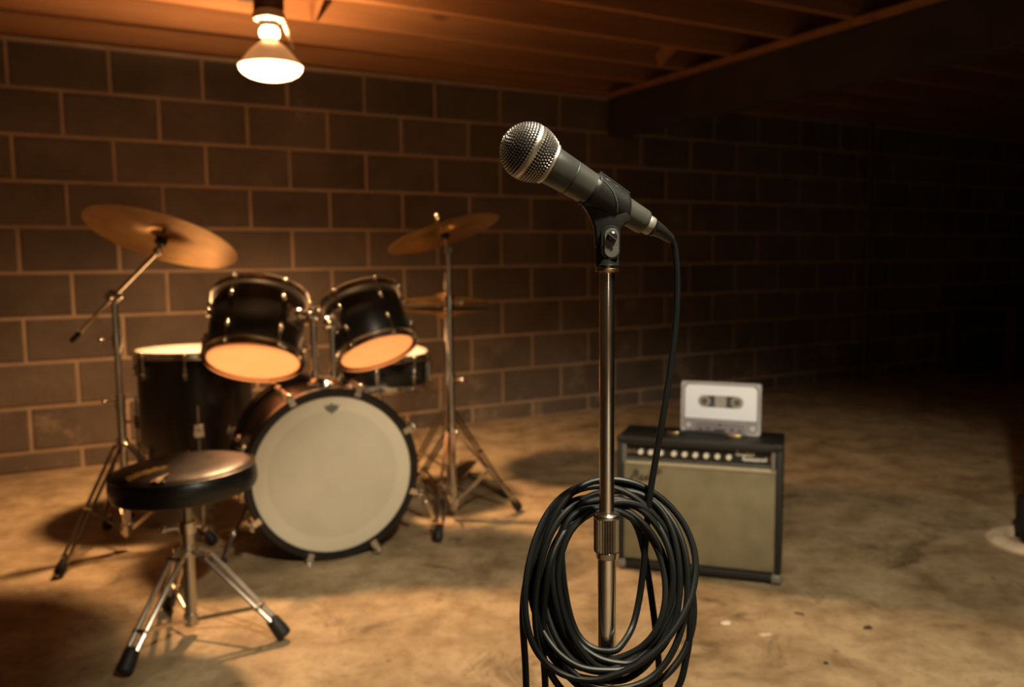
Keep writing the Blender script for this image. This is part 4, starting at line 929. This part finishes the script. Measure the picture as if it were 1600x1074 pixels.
def skew(v): return 0.11 * math.sin(2.4 * v + 0.6)
def loop_pts():
    pts = [bp[-3], boot_end]
    for px, py, Y in ((1054.5, 392, .800), (1058, 440, .802), (1055.5, 505, .802), (1047, 580, .800), (1036, 650, .797), (1025, 715, .794), (1016, 770, .790), (1010, 830, .787), (1006, 880, .785), (999, 935, .780), (988, 980, .768), (970, 1010, .750)):
        pts.append(at(px, py, Y))
    # loops: (xl, xr, ytop, ybottom, layer)
    loops = [(880, 1034, 800, 1018, 0), (866, 1044, 788, 1030, 1), (851, 1052, 779, 1046, 3), (872, 1040, 792, 1036, 2), (840, 1060, 768, 1066, 2), (826, 1066, 772, 1052, 4), (848, 1082, 756, 1092, 3), (818, 1084, 745, 1060, 5), (832, 1076, 762, 1074, 5), (862, 1055, 784, 1042, 1)]
    n = len(loops); STEP = 26
    for i in range(n):
        for k in range(STEP):
            u = k / STEP; ph = 2 * PI * u + PI            # start at the bottom, rise on the left
            a, b = loops[i], loops[(i + 1) % n] if i < n - 1 else loops[i]
            g = u * u * (3 - 2 * u)
            xl, xr, yt, yb, ly = [a[j] + (b[j] - a[j]) * g for j in range(5)]
            cx = (xl + xr) / 2; rx = (xr - xl) / 2; cy = (yt + yb) / 2; ry = (yb - yt) / 2
            sx_ = math.sin(ph); co = math.cos(ph)
            py = cy - ry * co + 4 * math.sin(2 * ph + i)
            px = cx + rx * math.copysign(abs(sx_) ** 0.92, sx_) + (945 - cx) * 0.6 * abs(co) ** 2 + 3 * math.sin(3 * ph + i * 1.7) + skew(i + u) * (py - cy)
            Y = SY + 0.019 * co + (ly * 0.0042) * co + 0.006 * math.sin(i * 2.1 + ph * 2) * abs(sx_)
            pts.append(at(px, py, Y))
    for px, py, Y in ((930, 1040, .735), (890, 985, .745), (872, 900, .760), (892, 830, .775), (935, 797, .790), (968, 796, .792), (992, 818, .790), (1006, 862, .788), (1018, 935, .786), (1027, 1010, .784), (1031, 1074, .784), (1032, 1160, .786)):
        pts.append(at(px, py, Y))
    e = pts[-1]
    pts += [Vector((e.x + 0.004, e.y, 0.30)), Vector((e.x + 0.01, e.y + 0.004, 0.12)), Vector((e.x + 0.03, e.y + 0.02, 0.035)), Vector((e.x + 0.10, e.y + 0.05, 0.0045)), Vector((e.x + 0.25, e.y + 0.02, 0.0045)), Vector((e.x + 0.40, e.y - 0.12, 0.0045)), Vector((e.x + 0.45, e.y - 0.35, 0.0045))]
    return pts
MB().tube(spline(loop_pts(), 4), CSX, 10).build('cord', 'cable_rubber', cable)
# two slack loops hanging below the coil on the left, one on the right
MB().tube(spline([at(946, 778, .803), at(900, 790, .797), at(858, 828, .783), at(829, 885, .769), at(817, 950, .760), at(821, 1040, .757), at(825, 1120, .755), at(838, 1190, .752), at(850, 1150, .750), at(852, 1074, .748), at(848, 990, .748), at(856, 900, .752), at(874, 845, .768), at(904, 806, .787), at(946, 790, .802)], 8), CSX, 10).build('slack_loop', 'cable_rubber', cable)
MB().tube(spline([at(946, 768, .806), at(990, 772, .802), at(1034, 808, .790), at(1066, 880, .773), at(1078, 970, .758), at(1072, 1030, .752), at(1056, 1080, .748), at(1010, 1125, .745), at(940, 1118, .742), at(880, 1080, .742), at(846, 1020, .745), at(836, 950, .750), at(848, 870, .760), at(872, 815, .776), at(906, 784, .793), at(946, 772, .808)], 8), CSX, 10).build('slack_loop', 'cable_rubber', cable)

# clip
clip = thing('microphone_clip', 'black plastic microphone clip on top of the stand', 'clip', Vector((SX, SY, 0.905)))
upn = (UP - AX * UP.dot(AX)).normalized(); sdn = AX.cross(upn).normalized()       # sdn points to the camera or away
if sdn.dot(FW) > 0: sdn = -sdn
def sleeve():
    b = MB(); N, M_ = 40, 18
    rows_o = []; rows_i = []
    for i in range(N + 1):
        psi = math.radians(-168 + 336 * i / N)        # open slit at the very top: psi measured from the bottom
        cs, sn = math.cos(psi), math.sin(psi)          # cs=1 at bottom
        hgt = (1 - cs) / 2                              # 0 bottom, 1 top
        z0 = 0.0635 + 0.004 * (1 - hgt) * 0.3; z1 = 0.098 - 0.0 + 0.010 * (1 - hgt)
        ro = []; ri = []
        for j in range(M_ + 1):
            zz = z0 + (z1 - z0) * j / M_
            rb = 0.0149 - (zz - 0.064) * 0.066
            th_ = 0.0022 if 0 < j < M_ else 0.0012
            d = -upn * cs + sdn * sn
            ro.append(MBC + AX * zz + d * (rb + th_)); ri.append(MBC + AX * zz + d * (rb + 0.0001))
        rows_o.append(ro); rows_i.append(ri)
    n = M_ + 1; vs = []
    for rws in rows_o: vs += rws
    oi = len(vs)
    for rws in rows_i: vs += rws
    fs = []
    for i in range(N):
        for j in range(M_):
            fs.append((i * n + j, i * n + j + 1, (i + 1) * n + j + 1, (i + 1) * n + j)); fs.append((oi + i * n + j, oi + (i + 1) * n + j, oi + (i + 1) * n + j + 1, oi + i * n + j + 1))
        for j in (0, M_): fs.append((i * n + j, (i + 1) * n + j, oi + (i + 1) * n + j, oi + i * n + j))
    for i in (0, N):
        for j in range(M_): fs.append((i * n + j, i * n + j + 1, oi + i * n + j + 1, oi + i * n + j))
    return b.add(vs, fs)
sl = sleeve().build('sleeve', 'black_plastic', clip)
# raised lip beside the slit, and the swelling cheek where sleeve turns into bracket
def on_sleeve(z, psi, h=0.0):
    rb = 0.0149 - (z - 0.064) * 0.066 + 0.0022 + h; a = math.radians(psi)
    return MBC + AX * z + (-upn * math.cos(a) + sdn * math.sin(a)) * rb
MB().tube([on_sleeve(0.0645 + 0.0335 * i / 8, 158, 0.0002) for i in range(9)], 0.0011, 8).build('lip', 'black_plastic', sl)
MB().tube([on_sleeve(0.0645, 162 - 44 * i / 8 if False else 158 - 38 * i / 8, 0.0) for i in range(9)], 0.0008, 8).build('front_edge', 'black_plastic', sl)
MB().tube(spline([on_sleeve(0.0645, 117, 0.0002), on_sleeve(0.073, 113, 0.0002), on_sleeve(0.081, 100, 0.0002), on_sleeve(0.088, 78, 0.0002), on_sleeve(0.093, 52, 0.0002)], 6), 0.00055, 6).build('cheek_edge', 'clip_grip', sl)
# small moulded letters on the sleeve
rnd = random.Random(11)
for k in range(9):
    z = 0.0672 + 0.0019 * k; pts = []
    for j in range(4): pts.append(on_sleeve(z + 0.0013 * rnd.random(), 131 + 9 * (j / 3), 0.0001))
    MB().tube(pts, 0.00022, 5).build('moulded_letter', 'gloss_plastic', sl)
# bracket below: shaped web, centred on the stand axis
def xz(px, py, Y=SY): p = at(px, py, Y); return (p.x, p.z)
pl = [xz(*p) for p in ((909, 309), (908, 318), (916, 329), (923, 342), (927.5, 356), (930, 372), (930, 388), (967, 388), (967.5, 366), (971, 356), (977, 351), (985, 346), (980, 330), (958, 314), (930, 297))]
b = MB().prism(pl, (0, SY + 0.004, 0), (1, 0, 0), (0, 0, 1), (0, 1, 0), 0.020)
b.build('bracket', 'black_plastic', clip, bevel=0.0028, seg=3)
zc0 = at(948, 416, SY).z; zc1 = at(948, 383, SY).z
base = MB().lathe([(0, zc0), (0.0112, zc0), (0.0114, zc0 + 0.001), (0.0108, zc0 + 0.0022), (0.0106, zc1 - 0.001), (0.0098, zc1), (0, zc1)], (SX, SY, 0), n=36).build('threaded_base', 'gloss_plastic', clip)
# yoke cheek facing the camera with its slot and screw
sp_ = at(955.5, 371, SY - 0.010)
st = [(x, z) for x, z in rrect(0.0125, 0.0255, 0.0060, 8)]
MB().prism([(x * 1.35, z * 1.18) for x, z in st], (sp_.x - 0.0008, SY - 0.0075, sp_.z - 0.0045), (1, 0, 0), (0, 0, 1), (0, 1, 0), 0.006).build('yoke_cheek', 'gloss_plastic', clip, bevel=0.0012, seg=2)
MB().prism(st, (sp_.x, SY - 0.0108, sp_.z - 0.005), (1, 0, 0), (0, 0, 1), (0, 1, 0), 0.0016).build('yoke_inset', 'clip_grip', clip, bevel=0.0005)
sc = MB().lathe([(0, 0.003), (0.0030, 0.0030), (0.0046, 0.0018), (0.0049, 0)], (sp_.x + 0.0002, SY - 0.0114, sp_.z + 0.0005), (0, -1, 0), 28).build('screw', 'gloss_plastic', clip)
MB().box((sp_.x + 0.0002, SY - 0.0146, sp_.z + 0.0005), (0.0092, 0.0008, 0.0011), Matrix.Rotation(math.radians(38), 3, 'Y')).build('screw_slot', 'dull_steel', sc)
MB().box((at(907, 313, SY).x, SY + 0.002, at(907, 314, SY).z), (0.004, 0.014, 0.006)).build('latch_tip', 'black_plastic', clip, bevel=0.0012, seg=2)

# stand
stand = thing('microphone_stand', 'straight chrome microphone stand with ribbed height clutch', 'stand', Vector((SX, SY, 0)))
zz = lambda py: at(947, py, SY).z
zr1, zr0 = zz(419), zz(424.8)
c0 = Vector((SX, SY, 0))
MB().lathe([(0, zc0 + 0.0), (0.0066, zc0), (0.0066, zr1), (0, zr1)], c0, n=24).build('thread', 'dull_steel', stand)
MB().lathe([(0, zr0), (0.0102, zr0), (0.0106, zr0 + 0.0006), (0.0106, zr1 - 0.0006), (0.0102, zr1), (0, zr1)], c0, n=36).build('top_flange', 'brass', stand)
MB().lathe([(0.0069, zz(815)), (0.0069, zz(427)), (0.0064, zr0)], c0, n=36).build('upper_tube', 'stand_chrome', stand)
zt, zb, zb2 = zz(801), zz(860), zz(871)
MB().lathe([(0.0072, zt + 0.0005), (0.0100, zt), (0.0118, zt - 0.0016), (0.0121, zt - 0.004), (0.0115, zt - 0.0052)], c0, n=48).build('clutch_cap', 'chrome', stand)
cv = MB(); n_ = 30
ringv = []
for z in (zt - 0.005, zb):
    for k in range(n_ * 2):
        a = 2 * PI * k / (n_ * 2); rr = 0.0120 if k % 2 else 0.0109
        ringv.append(Vector((SX + rr * math.cos(a), SY + rr * math.sin(a), z)))
m2 = n_ * 2
cv.add(ringv, [(k, (k + 1) % m2, m2 + (k + 1) % m2, m2 + k) for k in range(m2)])
cv.build('clutch_grip', 'dull_steel', stand, flat=True)
MB().lathe([(0.0114, zb + 0.0002), (0.0118, zb - 0.0008), (0.0114, zb - 0.0018), (0.0113, zb2 + 0.001), (0.0108, zb2), (0.0085, zb2)], c0, n=48).build('clutch_ring', 'chrome', stand)
MB().lathe([(0.0087, 0.035), (0.0087, zb2 + 0.002)], c0, n=36).build('lower_tube', 'stand_chrome', stand)
MB().lathe([(0, 0.0), (0.125, 0.0), (0.127, 0.006), (0.122, 0.018), (0.09, 0.026), (0.03, 0.034), (0.016, 0.046), (0, 0.046)], c0, n=64).build('round_base', 'cast_iron', stand)

# ------------------------------------------------------------------ dim things at the right
pp = Vector((1.735, 2.72, 0))
t = thing('drain_pipe', 'dark cast iron drain pipe rising at the right edge', 'pipe', pp)
MB().cyl(pp, pp + Vector((0, 0, 2.165)), 0.055, n=32).build('pipe', 'cast_iron', t)
MB().lathe([(0.055, 0.03), (0.068, 0.03), (0.070, 0.05), (0.070, 0.13), (0.066, 0.15), (0.055, 0.15)], pp, n=32).build('hub', 'cast_iron', t)
cb = Vector((1.715, 2.70, 0))
MB().lathe([(0.085, 0.0), (0.148, 0.0), (0.150, 0.008), (0.138, 0.02), (0.112, 0.026), (0.092, 0.02), (0.085, 0.006)], cb, n=40, closed=True).build('cement_collar', 'pale_cement', None)
tag(bpy.context.scene.objects['cement_collar'], 'pale round cement collar on the floor at the right edge', 'collar')

bq = zrot(TH)
bench = thing('workbench', 'wooden workbench standing in the dark against the back wall', 'bench', W(6.95, 0.42, 0), bq)
MB().box((0, 0, 0.545), (1.3, 0.6, 0.035)).build('bench_top', 'bench_wood', bench, bevel=0.003)
for x in (-0.58, 0.58):
    for y in (-0.24, 0.24): MB().box((x, y, 0.264), (0.07, 0.07, 0.527)).build('leg', 'bench_wood', bench, bevel=0.003)
MB().box((0, -0.24, 0.47), (1.09, 0.03, 0.09)).build('apron', 'bench_wood', bench, bevel=0.002)
MB().box((0, 0.24, 0.15), (1.09, 0.03, 0.07)).build('stretcher', 'bench_wood', bench, bevel=0.002)
cd = MB().cyl(W(5.5, 0.035, 0.0), W(5.5, 0.035, 1.949), 0.02, n=16)
tag(cd.build('conduit', 'pipe_steel'), 'thin steel conduit running up the dark end of the block wall', 'conduit')

# flakes and crumbs lying on the floor
def crumb(name, label, cat, px, py, m, ln, wd, ht, ang, seed):
    D = RT * ((px - 800) / F_PX) - UP * ((py - 537) / F_PX) + FW; p = CAM + D * (-CAM.z / D.z)
    rnd = random.Random(seed); N = 9; ring = []
    for k in range(N):
        a = 2 * PI * k / N; r = rnd.uniform(0.75, 1.2)
        x, y = ln * r * math.cos(a), wd * r * math.sin(a)
        ring.append(Vector((p.x + x * math.cos(ang) - y * math.sin(ang), p.y + x * math.sin(ang) + y * math.cos(ang), 0.0003)))
    c = Vector((p.x, p.y, 0.0003)); b = MB(); tops = [c.lerp(v, 0.72) + Vector((0, 0, ht * rnd.uniform(.6, 1.2))) for v in ring]
    b.add(ring + tops + [c + Vector((0, 0, ht))], [tuple(range(N - 1, -1, -1))] + [(k, (k + 1) % N, N + (k + 1) % N, N + k) for k in range(N)] + [(N + k, N + (k + 1) % N, 2 * N) for k in range(N)])
    tag(b.build(name, m), label, cat)
mat('flake_paint', (0.86, 0.80, 0.68), 0.6, var=0.1, vscale=80)
mat('crumb_dirt', (0.05, 0.035, 0.02), 0.9, var=0.4, vscale=80)
crumb('paint_flake', 'bright pale paint flake on the floor in front of the amplifier', 'flake', 1135, 974, 'flake_paint', 0.016, 0.012, 0.002, 0.2, 1)
crumb('paint_flake', 'dull pale paint flake just right of the bright one', 'flake', 1196, 992, 'pale_cement', 0.016, 0.010, 0.0015, 0.1, 2)
crumb('dirt_crumb', 'dark curled crumb on the open floor right of the amplifier', 'crumb', 1356, 982, 'crumb_dirt', 0.017, 0.008, 0.004, 0.5, 3)
crumb('dirt_crumb', 'dark round crumb on the floor near the bottom edge', 'crumb', 1290, 1037, 'crumb_dirt', 0.007, 0.006, 0.004, 0.0, 4)
crumb('dirt_crumb', 'dark thin crumb on the floor close to the amplifier corner', 'crumb', 1249, 960, 'crumb_dirt', 0.014, 0.005, 0.003, -0.6, 5)
